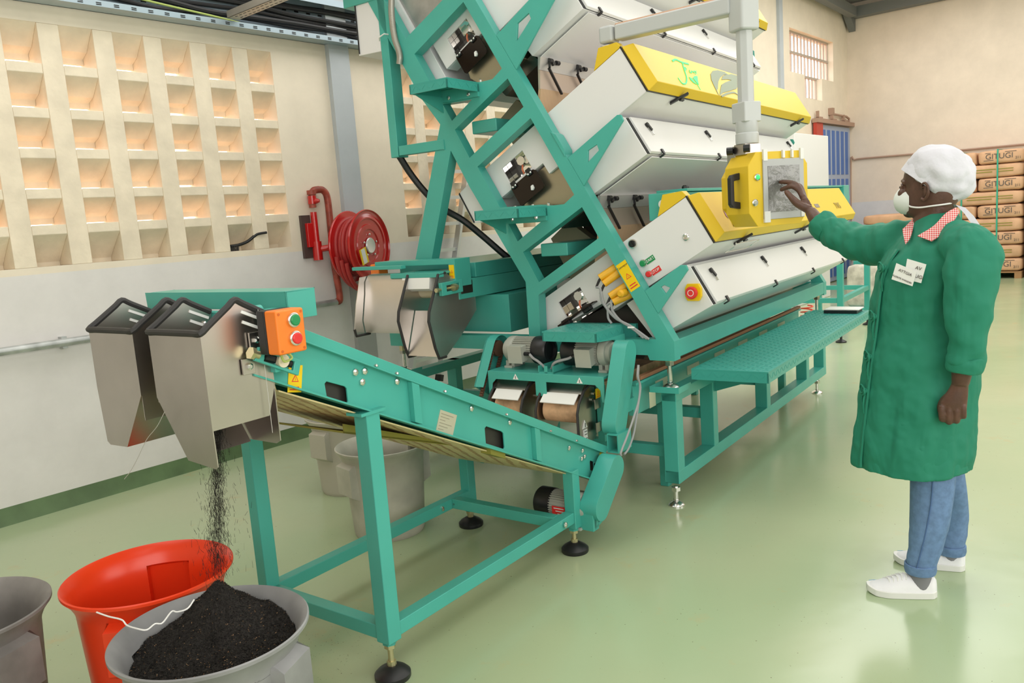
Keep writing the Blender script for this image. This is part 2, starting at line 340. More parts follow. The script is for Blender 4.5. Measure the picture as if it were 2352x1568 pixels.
h.build('hose',HOSE,hr,smooth=60)
MB().lathe([(.0,.004),(.055,.012),(.06,.006),(.06,0)],C+ax*.006,ax,32).build('hub_plate',ALU,hr)
for k in range(5):
    g=math.pi/2+k*2*math.pi/5; p=C+ax*.004+x*.085*math.cos(g)+np.array([0,0,.085*math.sin(g)]); MB().lathe([(.009,0),(.009,.01),(.004,.014)],p,ax,6).build('bolt',CHROME,hr)
# axis x points to larger u, i.e. to the right as seen from the room
if x[0]<0: x=-x
q=C+ax*.014-x*.105+np.array([0,0,-.075]); yy=nv(np.array([0,0,1.])*.95+x*.25*-1); xx=nv(np.cross(yy,ax))
MB().add([q+a*xx*.045+b*yy*.06+ax*t for t in (0,.003) for a,b in ((-1,-1),(1,-1),(1,1),(-1,1))],[(0,1,2,3),(4,5,6,7),(0,1,5,4),(1,2,6,5),(2,3,7,6),(3,0,4,7)]).build('label',STICKY,hr)
MB().add([q+a*xx*.024+b*yy*.055+ax*t for t in (.003,.004) for a,b in ((-1,-1),(1,-1),(1,1),(-1,1))],[(0,1,2,3),(4,5,6,7),(0,1,5,4),(1,2,6,5),(2,3,7,6),(3,0,4,7)]).build('label_print',WHITEP,hr)
zb=zc+.06
MB().cyl((x0,-.05,zb-.12),(x0,-.05,zb+.22),.024).cyl((x0,-.05,zb-.14),(x0,-.05,zb+.0),.036).cyl((x0,-.05,zb-.06),tuple(C-ax*.17+np.array([0,0,-.0])),.02).cyl((x0,-.05,zb-.06),(x0+.1,-.12,zb-.05),.024).build('pivot_arm',REDP,hr)
MB().box(x0-.10,x0-.02,-.028,-.001,zb-.12,zb+.2).build('wall_board',mat('dark_board',(.08,.05,.045),.6),hr)
MB().box(x0-.075,x0-.015,-.06,-.028,zb-.04,zb+.14).build('wall_plate',REDP,hr,bevel=.004)
MB().lathe([(.017,0),(.02,.03),(.012,.05)],(x0,-.06,zb+.30),(.5,-.8,0),12).cyl((x0,-.05,zb+.28),(x0,-.05,zb+.34),.032).build('valve',REDP,hr)
MB().tube([C+x*.25+np.array([0,0,-.07])-ax*.03,C+x*.262+np.array([0,0,-.17])-ax*.03],[.012,.022],10).build('nozzle',REDP,hr)
# ------------------------------------------------------------------ cable tray with cables, high on the wall
TRAYM=mat('galvanised_tray',(.42,.52,.60),.35,.35)
ct=thing('cable_tray','long galvanised cable tray fixed level high on the left wall','cable tray',W)
zt0=2.935
m=MB().box(ULO+.05,9.0,-.012,-.002,zt0,zt0+.30).box(ULO+.05,9.0,-.13,-.004,zt0,zt0+.006).box(ULO+.05,9.0,-.132,-.128,zt0,zt0+.035).box(ULO+.05,9.0,-.13,-.004,zt0+.294,zt0+.30).box(ULO+.05,9.0,-.132,-.128,zt0+.255,zt0+.30)
tray=m; m=MB()
for i in range(38):
    u=-.6+i*.105
    for dz in (.008,.018): m.box(u,u+.03,-.1345,-.1325,zt0+dz,zt0+dz+.005)
    m.box(u+.02,u+.055,-.0135,-.0115,zt0+.1,zt0+.112).box(u+.02,u+.055,-.0135,-.0115,zt0+.2,zt0+.212)
tray.build('channel',TRAYM,ct,smooth=0,extra=[(m,BLACK)])
CAB=mat('black_cable',(.02,.02,.022),.5); GY=mat('green_yellow_cable',(.45,.55,.15),.5)
def wcable(k,z,r,mt,lab,seed,u0=ULO+.2,u1=8.5):
    rg=random.Random(seed); pts=[(u,-.035-.012*(k%3)+rg.uniform(-.006,.006),z+rg.uniform(-.016,.016)) for u in np.arange(u0,u1,.35)]
    return tag(MB().tube(bez(pts,4),r,8).build('power_cable',mt,fr=W),lab,'cable','cables lying in the high tray')
for k in range(7): wcable(k,zt0+.045+.032*k,.013 if k%2 else .018,CAB,('lowest','second lowest','third lowest','middle','third highest','second highest','topmost')[k]+' black power cable in the tray high on the left wall',k+1)
tag(MB().tube(bez([(ULO+1,-.09,zt0+.16),(-1,-.09,zt0+.17),(0,-.09,zt0+.14),(.6,-.10,zt0+.085),(1.05,-.11,zt0+.05),(1.22,-.12,zt0+.03)],6),.007,8).build('earth_cable',GY,fr=W),'thin green and yellow earth cable in the high wall tray','cable')
cs=W.onv(*G('w1',1400,190),-.13)[0]
m=MB(); zs=zt0+.045
m.box(cs-.04,cs+.05,-2.2,-.14,zs,zs+.004).box(cs-.04,cs-.036,-2.2,-.14,zs,zs+.045).box(cs+.046,cs+.05,-2.2,-.14,zs,zs+.045)
cst=thing('tray_support','narrow perforated metal channel reaching out from the wall cable tray over the room','channel',W)
tray=m; m=MB()
for i in range(40): m.box(cs-.02,cs-.012,-.2-.05*i-.028,-.2-.05*i,zs-.001,zs+.0005).box(cs+.02,cs+.028,-.2-.05*i-.028,-.2-.05*i,zs-.001,zs+.0005)
tray.build('channel',mat('strut_metal',(.50,.47,.43),.4,.5),cst,smooth=0,extra=[(m,BLACK)])
# brush on the louvre sill
bu=W.onv(558,562,-.0)[0]
bs=thing('wire_brush','black hand brush with curved handle lying on the louvre sill of the left wall','brush',W)
MB().tube(bez([(bu-.08,.03,1.475),(bu-.02,.03,1.480),(bu+.05,.02,1.50),(bu+.12,.0,1.545),(bu+.19,-.02,1.555)],5),[.012]*5+[.011]*10+[.009]*6,8).build('handle',BLACK,bs)
m=MB()
for i in range(90): a=RNG.uniform(-.09,-.015); b=RNG.uniform(.018,.042); m.beam((bu+a,b,1.441),(bu+a+RNG.uniform(-.004,.004),b,1.474),.0016,.0016)
m.build('bristles',mat('bristle_grey',(.06,.055,.05),.6),bs,smooth=0)
# ================================================================== THE SORTING MACHINE
def vz(a,b): return (a*.5-b*.866-.05, a*.866+b*.5+.863)
def AB(pts): return [vz(*p) for p in pts]
sm=thing('sorting_machine','tall three-tier teal and white tea sorting machine with yellow lid covers','machine',M)
U0f,U1f=-.045,.025; L=2.84
# ---- end frames: one welded plate of inclined beams and cross ties
top=3.1
outer=[(-.05,.765),(.085,.765),(.095,.79),(.235,.79),(.25,.83),(.285,.866)]+AB([(.06,-.078),(.588,-.071),(.594,-.552)])+[(.727,1.098),(.733,.871),(.585,.868),(.56,.845),(.548,.79),(1.86,.79),(1.86,.868),(.807,.871),(.805,1.172)]+AB([(.93,-.605),(1.13,-.605),(1.36,-.605)])
lo=M.vz(*G('z4',485,610),U0f); hi=(1.325,2.045)
# rear leg drops from the junction outward to the base beam
outer=outer[:-3]+AB([(.95,-.605),(1.60,-.605)])+[(1.36,1.93)]
def ln(z,a,b): t=(z-a[1])/(b[1]-a[1]); return a[0]+t*(b[0]-a[0])
r1=(1.314,2.077); r2=(1.589,1.325); s1=(1.245,1.95); s2=(1.463,1.32)
oo=[(-.05,.765),(.085,.765),(.095,.79),(.235,.79),(.25,.83),(.285,.866)]+AB([(.056,-.078),(.588,-.071),(.594,-.552)])+[(.727,1.098),(.733,.871),(.585,.868),(.56,.845),(.548,.79),(1.86,.79),(1.86,.868),(ln(.868,r1,r2),.868)]
oo=oo+[r1]+AB([(1.93,-.60),(3.0,-.60)])+AB([(3.0,-.495),(2.27,-.50),(2.25,-.07),(2.36,-.07),(3.0,-.07)])
oo=oo+AB([(3.0,.09),(2.5,.09),(2.235,.0)])+[(-.05,.863)]
holes=[]
holes.append([(ln(.868,s1,s2),.868),(.807,.871),(.805,1.172)]+[vz(1.33,-.605),(1.253,1.925)])      # between rear leg and rear beam
holes.append(AB([(2.16,-.496),(2.15,-.067),(1.708,-.067),(1.703,-.147),(1.743,-.221),(1.775,-.26),(1.91,-.496)]))
holes.append([(1.283,2.184),(1.076,2.179),(1.227,2.085)])
holes.append(AB([(1.643,-.067),(1.462,-.07),(1.46,-.512),(1.645,-.507)]))
holes.append(AB([(1.388,-.067),(.911,-.07),(.905,-.147),(.95,-.229),(.985,-.27),(1.12,-.496),(1.388,-.496)]))
holes.append([(.891,1.491),(.682,1.49),(.839,1.395)])
holes.append(AB([(.833,-.067),(.649,-.071),(.65,-.512),(.838,-.507)]))
def frame_mb(u0,u1,hs): return MB().prism(oo,'u',u0,u1,hs)
frame_mb(U0f,U1f,holes).build('end_frame',TEAL,sm,smooth=0,bevel=.005)
frame_mb(L-.03,L+.04,holes).build('end_frame',TEAL,sm,smooth=0,bevel=.005)
# ---- long beams
MB().box(U1f,L-.03,-.05,.05,.775,.866).build('base_beam',TEAL,sm,bevel=.006)
MB().box(U1f,L-.03,1.76,1.86,.79,.868).build('base_beam',TEAL,sm,bevel=.006)
for (v,z) in (vz(1.60,-.42),vz(.79,-.42)):
    MB().box(U1f,L-.03,v-.14,v+.03,z-.035,z+.035).build('tie_beam',TEAL,sm,bevel=.006)
MB().box(.05,.075,.2,.62,.775,.935).build('recess_plate',TEALD,sm,smooth=0)
# ---- vertical cable riser with bracket and top cabinet
c0=[M.vz(*G('1',125,1000),U0f)[0],M.vz(*G('1',205,1000),U0f)[0]]
MB().box(-.045,.045,1.652,1.712,1.93,3.3).build('cable_riser',TEAL,sm,bevel=.004)
MB().box(-.05,-.038,1.295,1.64,1.935,1.992).box(-.05,-.01,1.295,1.64,1.935,1.94).build('riser_bracket',TEAL,sm,bevel=.002)
MB().prism([(1.716,2.545),(1.90,2.55),(1.90,2.86),(1.716,2.86)],'u',-.04,.5).build('switch_cabinet',WHITE,sm,bevel=.004)
MB().box(-.048,-.04,1.888,1.892,2.56,2.84).build('cabinet_gasket',BLACK,sm,smooth=0)
MB().prism([(1.66,2.835),(1.98,2.835),(1.98,3.3),(1.66,3.3)],'u',-.05,.5).build('head_box',TEAL,sm,bevel=.004)
cd=[M.onu(*G('1',X,Y),-.06) for X,Y in ((205,0),(205,150),(222,330),(250,480),(290,600),(305,690),(298,770))]
MB().tube(bez(cd,6),.016,12).build('corrugated_conduit',mat('ribbed_conduit',(.50,.48,.43),.4,.6,bump=.0),sm)
cdb=bez(cd,14); m=MB()
for a,b in zip(cdb[:-1],cdb[1:]): m.cyl(a,a+(b-a)*.55,.0185,10)
m.build('conduit_ribs',mat('ribbed_conduit',(.5,.48,.43)),sm,smooth=50)
t=M.vz(*G('1',150,440),-.05); MB().tube([(-.052,1.712,t[1]-.012),(-.075,1.69,t[1]),(-.08,1.645,t[1]+.01),(-.05,1.64,t[1]+.01)],.004,6).build('cable_tie',WHITEP,sm)
# ---- treads of chequer plate on the end frame
def bars(m,plane,fix,a0,a1,b0,b1,pitch=.032,out=1):
    na=max(1,int((a1-a0)/pitch)); nb=max(1,int((b1-b0)/pitch))
    for i in range(na):
        for j in range(nb):
            a=a0+(i+.5)*(a1-a0)/na; b=b0+(j+.5)*(b1-b0)/nb; s_=1 if (i+j)%2 else -1; d=.0105
            if plane=='z': p,q,up=(a-d,b-d*s_,fix),(a+d,b+d*s_,fix),(0,0,1)
            elif plane=='u': p,q,up=(fix,a-d,b-d*s_),(fix,a+d,b+d*s_),(1,0,0)
            else: p,q,up=(a-d,fix,b-d*s_),(a+d,fix,b+d*s_),(0,1,0)
            m.beam(p,q,.0038,.0020,up)
    return m
def tread(v0,v1,z,u0=-.32,vf0=None):
    m=MB().box(u0,U0f,v0,v1,z-.008,z).box(u0,u0+.008,v0,v1,z-.05,z-.007).box(u0,U0f,v0,v0+.008,z-.05,z-.007).box(u0,U0f,v1-.008,v1,z-.05,z-.007)
    bars(m,'z',z,u0+.01,U0f-.01,v0+.01,v1-.01); bars(m,'u',u0,v0+.012,v1-.012,z-.046,z-.006); bars(m,'v',v0,u0+.012,U0f-.01,z-.046,z-.006)
    return m
for v0,v1,z in ((1.02,1.28,2.262),(.635,.91,1.571)):
    tr=tread(v0,v1,z).build('step_tread',TEALD,sm,smooth=0)
    MB().prism([(v0,z-.01),(v1,z-.01),(v1,z-.075),(v0,z-.075)],'u',-.062,-.046).prism([(-.30,z-.045),(-.06,z-.045),(-.06,z-.13)],'v',v1-.012,v1-.006).build('tread_bracket',TEAL,tr,smooth=0)
    for v in (v0+.06,v1-.06): MB().lathe([(.012,0),(.012,.008),(.006,.012)],(-.062,v,z-.055),(-1,0,0),6).build('bolt',CHROME,tr)
    for v in (v0+.02,v0+.12,v1-.04): MB().lathe([(.008,0),(.008,.014),(.004,.018)],(-.03,v-.02,z),(0,0,1),6).build('bolt',CHROME,tr)
tr=tread(.225,.535,.947,-.33).build('step_tread',TEALD,sm,smooth=0)
MB().prism([(.225,.90),(.235,.90),(.27,.885),(.29,.84),(.285,.80),(.225,.80)],'u',-.05,-.046).prism([(-.33,.90),(-.05,.90),(-.05,.80),(-.10,.82),(-.16,.885)],'v',.215,.225).build('tread_bracket',TEAL,tr,smooth=0)
# ---- gussets
for k,g in enumerate(([(.29,.0),(.30,.23),(.285,.255),(.26,.252),(.159,.0)],[(1.087,.0),(1.093,.345),(1.08,.362),(1.05,.358),(.915,.0)],[(1.868,.0),(1.88,.45),(1.84,.47),(1.80,.45),(1.645,.0)])):
    a0,a1=g[-1][0],g[0][0]; bm_=max(p[1] for p in g)
    hole=[(a1-.04,.10+.02*k),(a1-.045,.13+.045*k),(a1-.075,.125+.045*k),(a0+.055+.03*k,.085)] if k else [(.262,.085),(.262,.105),(.235,.125),(.222,.09)]
    for u in (U0f,L+.02): MB().prism(AB(g),'u',u,u+.014,[AB(hole)]).build('gusset',TEAL,sm,smooth=0,bevel=.003)
# ---- the three tiers
UA=.04
def tier(k):
    da=.805*k; db=.105*k
    P=lambda pts:[vz(a+da,b+db) for a,b in pts]
    LU,LL=2.90,2.80
    # upper cabinet with long rear part and window opening
    win=[(.515,-.355),(.515,-.52),(.405,-.52),(.405,-.355)]
    rp_=[(.575,.402),(.578,-.62),(.385,-.62),(.38,-.285),(.312,-.283),(.312,.40)] if k else [(.575,.402),(.578,-.60),(.42,-.675),(.395,-.56),(.372,-.285),(.312,-.28),(.312,.40)]
    cab=MB().prism(P(rp_),'u',UA,UA+.012,[P(win)]).prism(P(rp_),'u',UA+.0121,UA+.10,[P([(.545,-.345),(.545,-.545),(.392,-.545),(.392,-.345)])]).prism(P([(.572,.40),(.575,-.34),(.34,-.34),(.315,-.2),(.315,.40)]),'u',UA+.101,LU).build('upper_cabinet',WHITE,sm,smooth=0,bevel=.003)
    # chromed lamp chamber behind the window
    m=MB().prism(P([(.544,-.346),(.544,-.544),(.393,-.544),(.393,-.346)]),'u',UA+.0125,UA+.099,[P([(.540,-.350),(.540,-.540),(.397,-.540),(.397,-.350)])]).prism(P([(.55,-.345),(.55,-.56),(.46,-.56),(.44,-.345)]),'u',UA+.101,LU-.3).prism(P([(.459,-.56),(.439,-.345),(.385,-.345),(.385,-.56)]),'u',UA+.14,LU-.3)
    CHB=mat('chamber_mirror',(.80,.78,.76),.06,1)
    ch=m.build('lamp_chamber',CHB,sm,smooth=0)
    c=vz(.485+da,-.405+db); q=vz(.45+da,-.42+db)
    hx=MB().cyl((UA+.02,*c),(UA+.11,*c),.026,8).cyl((UA+.03,*vz(.47+da,-.375+db)),(UA+.11,*vz(.47+da,-.375+db)),.02).beam((UA+.05,*c),(UA+.05,*vz(.47+da,-.36+db)),.02,.025)
    hx.build('lamp_fitting',CHROME,ch)
    MB().tube(bez([(UA+.04,c[0],c[1]-.02),(UA+.03,c[0]-.004,c[1]-.05),(UA+.05,c[0]-.008,c[1]-.085)],5),.005,8).build('orange_wire',mat('orange_wire',(.9,.25,.12),.5),ch)
    # hinged flap of smoked plastic
    SM=mat('smoked_plastic',(.014,.007,.004),.12,spec=.3)
    if k:
        fl=MB().prism(P([(.385,-.515),(.385,-.345),(.37,-.33),(.275,-.33),(.262,-.345),(.262,-.51),(.275,-.52),(.375,-.52)]),'u',.018,.026).build('flap',SM,sm,smooth=0,bevel=.002)
        for b in (-.49,-.37):
            h=MB().prism(P([(.405,b-.015),(.405,b+.015),(.365,b+.015),(.365,b-.015)]),'u',.008,.020); h.build('hinge',BLACK,fl,bevel=.002)
            for a,bb in ((.375,b-.008),(.375,b+.012)): MB().lathe([(.006,0),(.006,.004),(.003,.006)],(.008,*vz(a+da,bb+db)),(-1,0,0),10).build('screw',CHROME,fl)
        MB().prism(P([(.315,-.40),(.315,-.385),(.295,-.388),(.288,-.40),(.295,-.41)]),'u',.006,.02).build('catch',WHITEP,fl,bevel=.003)
    else:
        fl=MB().prism(P([(.400,-.56),(.400,-.30),(.392,-.30),(.392,-.56)]),'u',-.02,.03).build('flap',SM,sm,smooth=0)
        for b in (-.52,-.37): MB().prism(P([(.41,b-.02),(.41,b+.03),(.375,b+.03),(.375,b-.02)]),'u',-.005,.03).build('hinge',BLACK,fl,bevel=.003)
    # lower box
    lb=MB().prism(P([(.06,.237),(.278,.237),(.30,.22),(.30,-.165),(.07,-.13)]),'u',UA,LL).build('lower_box',WHITE,sm,smooth=0,bevel=.003)
    # front access panel with dark gasket, knobs and clips
    n0=vz(0,1)[0]-vz(0,0)[0],vz(0,1)[1]-vz(0,0)[1]
    MB().prism(P([(.062,.237),(.276,.237),(.276,.241),(.062,.241)]),'u',UA+.004,LL-.004).build('gasket',BLACK,lb,smooth=0)
    MB().prism(P([(.060,.241),(.278,.241),(.274,.254),(.066,.256)]),'u',UA+.022,LL-.02).build('access_panel',WHITE,lb,smooth=0,bevel=.003)
    for u in (.205,1.01,1.825,2.64):
        n=nv((0,*n0)); e=nv((0,.5,.866)); o=np.array((u-.015,*vz(.205+da,.256+db)))
        lt=MB().lathe([(.013,0),(.013,.012),(.008,.014)],o+e*.022,n,14).beam(o+e*.02+n*.009,o-e*.012+n*.009+np.array((.012,0,0)),.018,.008,n).build('latch',BLACK,lb)
        MB().tube([o+np.array((.012,0,0))-e*.0+n*.004,o+np.array((.022,0,0))-e*.005+n*.004,o+np.array((.022,0,0))-e*.035+n*.004,o+np.array((.006,0,0))-e*.035+n*.004,o+np.array((.006,0,0))-e*.002+n*.004],.0025,6).build('latch_ring',CHROME,lt)
    for u in (.19,.985,1.79,2.60):
        o=np.array((u,*vz(.062+da,.250+db))); n=nv((0,*n0)); e=nv((0,.5,.866))
        MB().beam(o+n*.01-e*.01,o+n*.01+e*.018,.022,.007,n).beam(o+n*.01-e*.012,o-e*.012-n*.02,.02,.006,e).build('clip',BLACK,lb,bevel=.001)
    # yellow lid
    bs=[(.312,.403),(.578,.403),(.565,.452),(.335,.452)]
    x0,x1=UA+.008,LU+.03
    def R(u,q): return (u,*vz(q[0]+da,q[1]+db))
    V=[R(x0,bs[0]),R(x0,bs[1]),R(x0+.03,bs[2]),R(x0+.045,bs[3]),R(x1,bs[0]),R(x1-.02,bs[1]),R(x1-.07,bs[2]),R(x1-.06,bs[3])]
    cv=MB().add(V,[(0,1,2,3),(4,7,6,5),(0,3,7,4),(3,2,6,7),(2,1,5,6),(1,0,4,5)]).build('lid_cover',YEL,sm,smooth=0,bevel=.004)
    # hinge side of the lid standing above the cabinet top
    MB().prism(P([(.578,.22),(.578,.402),(.612,.395),(.655,.30)]),'u',UA+.002,UA+.06).build('lid_cheek',YEL,cv,smooth=0,bevel=.003)
    MB().prism(P([(.311,.397),(.579,.397),(.579,.404),(.311,.404)]),'u',UA-.003,LU+.002).build('lid_gasket',BLACK,cv,smooth=0)
    for u in ((.44,1.54,2.45) if k==0 else (.42,1.5,2.59)):
        n=nv((0,*n0)); e=nv((0,.5,.866)); o=np.array((u,*vz(.308+da,.40+db)))
        MB().beam(o+n*.045-e*.002+np.array((.03,0,0)),o-n*.045-e*.002-np.array((.03,0,0)),.022,.012,e).beam(o-e*.010-np.array((.025,0,0))*0,o-e*.010+np.array((.045,0,0)),.014,.01,e).build('lid_latch',BLACK,cv,bevel=.002)
    return da,db,cv,lb,P
T=[tier(0),tier(1),tier(2)]
n_=nv((0,-.866,.5)); e_=nv((0,.5,.866)); UX=np.array((1.,0,0))
# wire handle under the lowest lid
def Q(u,a,b): return np.array((u,*vz(a,b)))
MB().tube(bez([Q(.36,.300,.385),Q(.40,.293,.36),Q(.40,.293,.30),Q(.44,.293,.295),Q(.66,.293,.295),Q(.72,.293,.31),Q(.72,.293,.37),Q(.70,.297,.38),Q(.38,.297,.375)],4),.003,6).build('wire_handle',CHROME,T[0][2])
# lettering and emblems on the lids
def onlid(k,u,a,h=.0025): return Q(u,a+.805*k,.452+.105*k+h)
xr=UX; yr=e_
def flat_emblem(name,m,k,polys,parent,h=.001):
    b=MB()
    for pl in polys:
        n=len(pl); lo_=[onlid(k,u,a,h) for u,a in pl]; hi_=[onlid(k,u,a,h+.0015) for u,a in pl]
        tr=tessellate_polygon([[Vector((p[0],p[1],0)) for p in pl]])
        b.add(lo_+hi_,[tuple(t) for t in tr]+[tuple(i+n for i in reversed(t)) for t in tr]+[(i,(i+1)%n,(i+1)%n+n,i+n) for i in range(n)])
    return b.build(name,m,parent,smooth=0)
def onface(n,X,Y,k,h=.452):
    """(u,a) on the lid face of tier k for a picture point"""
    x,y=G(n,X,Y); P0=M.w(*Q(0,.805*k,h+.105*k)); nn=M.u*0+M.v*n_[1]+M.k*n_[2]; p=M.pl(x,y,P0,nn)
    return (p[0],(p[1]+.05)*.5+(p[2]-.863)*.866-.805*k)
def band(pts,w):
    out=[];P=[np.array(p) for p in bez([(*p,0) for p in pts],5)]; n=len(P)
    L_=[];R__=[]
    for i in range(n):
        t=nv(P[min(i+1,n-1)]-P[max(i-1,0)]); s=np.array((-t[1],t[0],0)); ww=(w[0]+(w[1]-w[0])*i/(n-1)) if hasattr(w,'__len__') else w
        L_.append(tuple((P[i]+s*ww)[:2])); R__.append(tuple((P[i]-s*ww)[:2]))
    return L_+R__[::-1]
GLOW=mat('green_backlit_logo',(.01,.25,.08),.5,emit=(.015,.85,.22),es=.75)
LOGO=mat('grey_green_print',(.22,.27,.17),.5)
f3=lambda X,Y,k=1:onface('z3',X,Y,k)
em=[band([f3(765,440),f3(790,430),f3(835,450),f3(882,462)],.006),band([f3(838,455),f3(850,500),f3(868,560),f3(862,600),f3(835,600),f3(805,560)],(.006,.004)),
    [f3(885,555),f3(905,565),f3(925,590),f3(940,610),f3(915,595),f3(895,575)],[f3(912,562),f3(925,548),f3(945,550),f3(948,580),f3(955,612),f3(935,592)],band([f3(940,600),f3(968,648)],.0025)]
for xs in ([(850,487),(862,490),(866,505),(856,518),(850,505),(852,488)],[(890,505),(890,520),(898,525),(904,510),(905,527)],[(908,512),(915,520),(922,510),(922,528)],[(938,512),(928,517),(938,525),(930,535)]): em.append(band([f3(*p) for p in xs],.0025))
flat_emblem('glowing_logo',GLOW,1,em,T[1][2])
leaf=[f3(1040,535),f3(1055,512),f3(1090,507),f3(1140,520),f3(1165,538),f3(1135,540),f3(1108,560),f3(1095,590),f3(1092,622),f3(1092,640),f3(1085,650),f3(1100,690),f3(1070,630),f3(1045,575)]
leaf2=[f3(1112,640),f3(1118,612),f3(1145,595),f3(1190,578),f3(1160,572),f3(1118,575),f3(1128,550),f3(1150,540),f3(1190,535),f3(1240,548),f3(1250,600),f3(1225,640),f3(1180,655),f3(1130,668),f3(1105,690)]
flat_emblem('leaf_emblem',LOGO,1,[leaf,leaf2,band([f3(1120,695),f3(1160,675),f3(1210,668),f3(1245,690)],.006)],T[1][2])
PUR=mat('purple_print',(.36,.16,.36),.5)
fp=lambda X,Y:onface('p',X,Y,0)
flat_emblem('purple_emblem',PUR,0,[[fp(60,1100),fp(75,1065),fp(110,1058),fp(132,1075),fp(118,1110),fp(95,1112),fp(88,1140),fp(95,1190),fp(120,1260),fp(150,1320),fp(110,1280),fp(72,1200)]],T[0][2])
p=fp(262,1395); text('lid_lettering','ANY',INK,T[0][2],onlid(0,p[0]-.055,p[1]),xr,yr,.052,ax='LEFT')
p=onface('p',1480,1130,0); MB().add([onlid(0,p[0]+a,p[1]+b,h) for h in (.0005,.002) for a,b in ((-.05,-.012),(.05,-.012),(.05,.016),(-.05,.016))],[(0,1,2,3),(4,5,6,7),(0,1,5,4),(1,2,6,5),(2,3,7,6),(3,0,4,7)]).build('lid_plate',STEELD,T[0][2],smooth=0)
p=onface('z5',1955,228,0); text('lid_print','TWS',mat('faint_print',(.40,.30,.06),.5),T[0][2],onlid(0,p[0],p[1]),xr,yr,.07)
# ---- chutes between the tiers, seen below the boxes
for k in (1,2):
    P=T[k][4]
    MB().prism(P([(.052,.232),(.060,-.115),(.056,-.115),(.047,.232)]),'u',UA+.05,2.78).build('mirror_sheet',mat('white_reflection_sheet',(.93,.93,.93),.25,.15),sm,smooth=0)  # near-white base puts the reflection of the bright wall into the colour
    MB().prism(P([(.056,-.112),(.0,-.150),(-.006,-.142),(.045,-.10)]),'u',.06,2.76).build('hinge_panel',mat('satin_steel',(.66,.64,.62),.4,.6),sm,smooth=0)
    rp2=MB().prism(P([(-.0,-.150),(-.085,-.205),(-.09,-.195),(-.01,-.14)]),'u',.06,2.76).build('riveted_panel',mat('warm_steel',(.66,.53,.44),.35,.5),sm,smooth=0)
    m=MB()
    for u in np.arange(.12,2.7,.075): m.lathe([(.005,0),(.003,.004)],Q(u,-.035+.805*k,-.172+.105*k),nv((0,-.7,.2)),8)
    for u in np.arange(.12,2.7,.15): m.lathe([(.006,0),(.004,.005)],Q(u,-.072+.805*k,-.196+.105*k),nv((0,-.7,.2)),8)
    o=m.build('rivets',CHROME,rp2); o['kind']='stuff'
    MB().prism(P([(-.085,-.205),(-.235,-.33),(-.24,-.32),(-.09,-.19)]),'u',.06,2.76).build('channel_chute',CHUTE,sm,smooth=0)
    for u in np.arange(.15,2.7,.30):
        o=Q(u,.040+.805*k,-.115+.105*k)
        c=MB().cyl(o-UX*.015+n_*.012-e_*.008,o+UX*.015+n_*.012-e_*.008,.014).cyl(o+UX*.055+n_*.012-e_*.012,o+UX*.085+n_*.012-e_*.012,.012).beam(o+n_*.01-UX*.0,o+n_*.005-e_*.05-UX*.035,.012,.012).beam(o+UX*.06+n_*.01-e_*.01,o+UX*.01+n_*.008-e_*.03,.012,.010).beam(o-UX*.035-e_*.05,o+UX*.10-e_*.15-n_*.07,.014,.008)
        c.build('clamp',BLACK,sm)
# feed hopper bodies and ducts seen through the end frame
KH=mat('khaki_steel',(.30,.29,.20),.5); 
for k in (0,1):
    P=T[k][4]
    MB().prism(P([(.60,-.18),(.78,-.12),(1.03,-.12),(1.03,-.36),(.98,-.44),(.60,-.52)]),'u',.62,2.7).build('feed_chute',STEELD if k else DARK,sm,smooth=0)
    MB().prism(P([(.62,-.45),(.80,-.38),(.98,-.46),(.96,-.62),(.64,-.64)]),'u',.50,.57).build('feed_plate',KH,sm,smooth=0)
for k in (1,2):
    P=T[k][4]
    m=MB().prism(P([(.37,-.50),(.37,-.20),(.30,-.12),(.12,-.20),(.12,-.46),(.25,-.53)]),'u',.06,2.7)
    m.build('duct',mat('golden_steel',(.42,.38,.28),.32,.9),sm,smooth=0,bevel=.004)
    MB().prism(P([(.12,-.44),(.12,-.16),(.05,-.14),(.05,-.42)]),'u',.12,2.7).build('outlet_tray',STEELD,sm,smooth=0)
P=T[0][4]
MB().prism(P([(.385,-.52),(.36,-.27),(.30,-.22),(.10,-.15),(.02,-.3),(.2,-.62)]),'u',.16,2.7).build('duct',DARK,sm,smooth=0)  # dark block standing in for the shaded inside of the lowest tier
# rear closed cabinet and grey hopper at the back
for k in (1,2):
    a=.805*(k-1); b=.105*(k-1)
    rc=MB().prism([vz(q[0]+a,q[1]+b) for q in ((1.385,-.76),(1.40,-.55),(1.13,-.55),(1.12,-.64),(1.19,-.765))],'u',.05,2.6).build('rear_cabinet',WHITE,sm,smooth=0,bevel=.004)
    MB().prism([vz(q[0]+a,q[1]+b) for q in ((1.38,-.752),(1.385,-.745),(1.19,-.75),(1.185,-.757))],'u',.044,.051).build('gasket',BLACK,rc,smooth=0)
MB().prism(AB([(2.24,-.17),(3.0,-.10),(3.0,-.50),(2.30,-.53),(2.24,-.42)]),'u',.06,2.7).build('feed_hopper',mat('zinc_sheet',(.42,.41,.40),.35,.6,noise=.1),sm,smooth=0)
MB().prism(AB([(2.20,-.47),(3.0,-.47),(3.0,-.62),(2.10,-.62)]),'u',.04,2.7).build('rear_cover',WHITE,sm,smooth=0,bevel=.003)
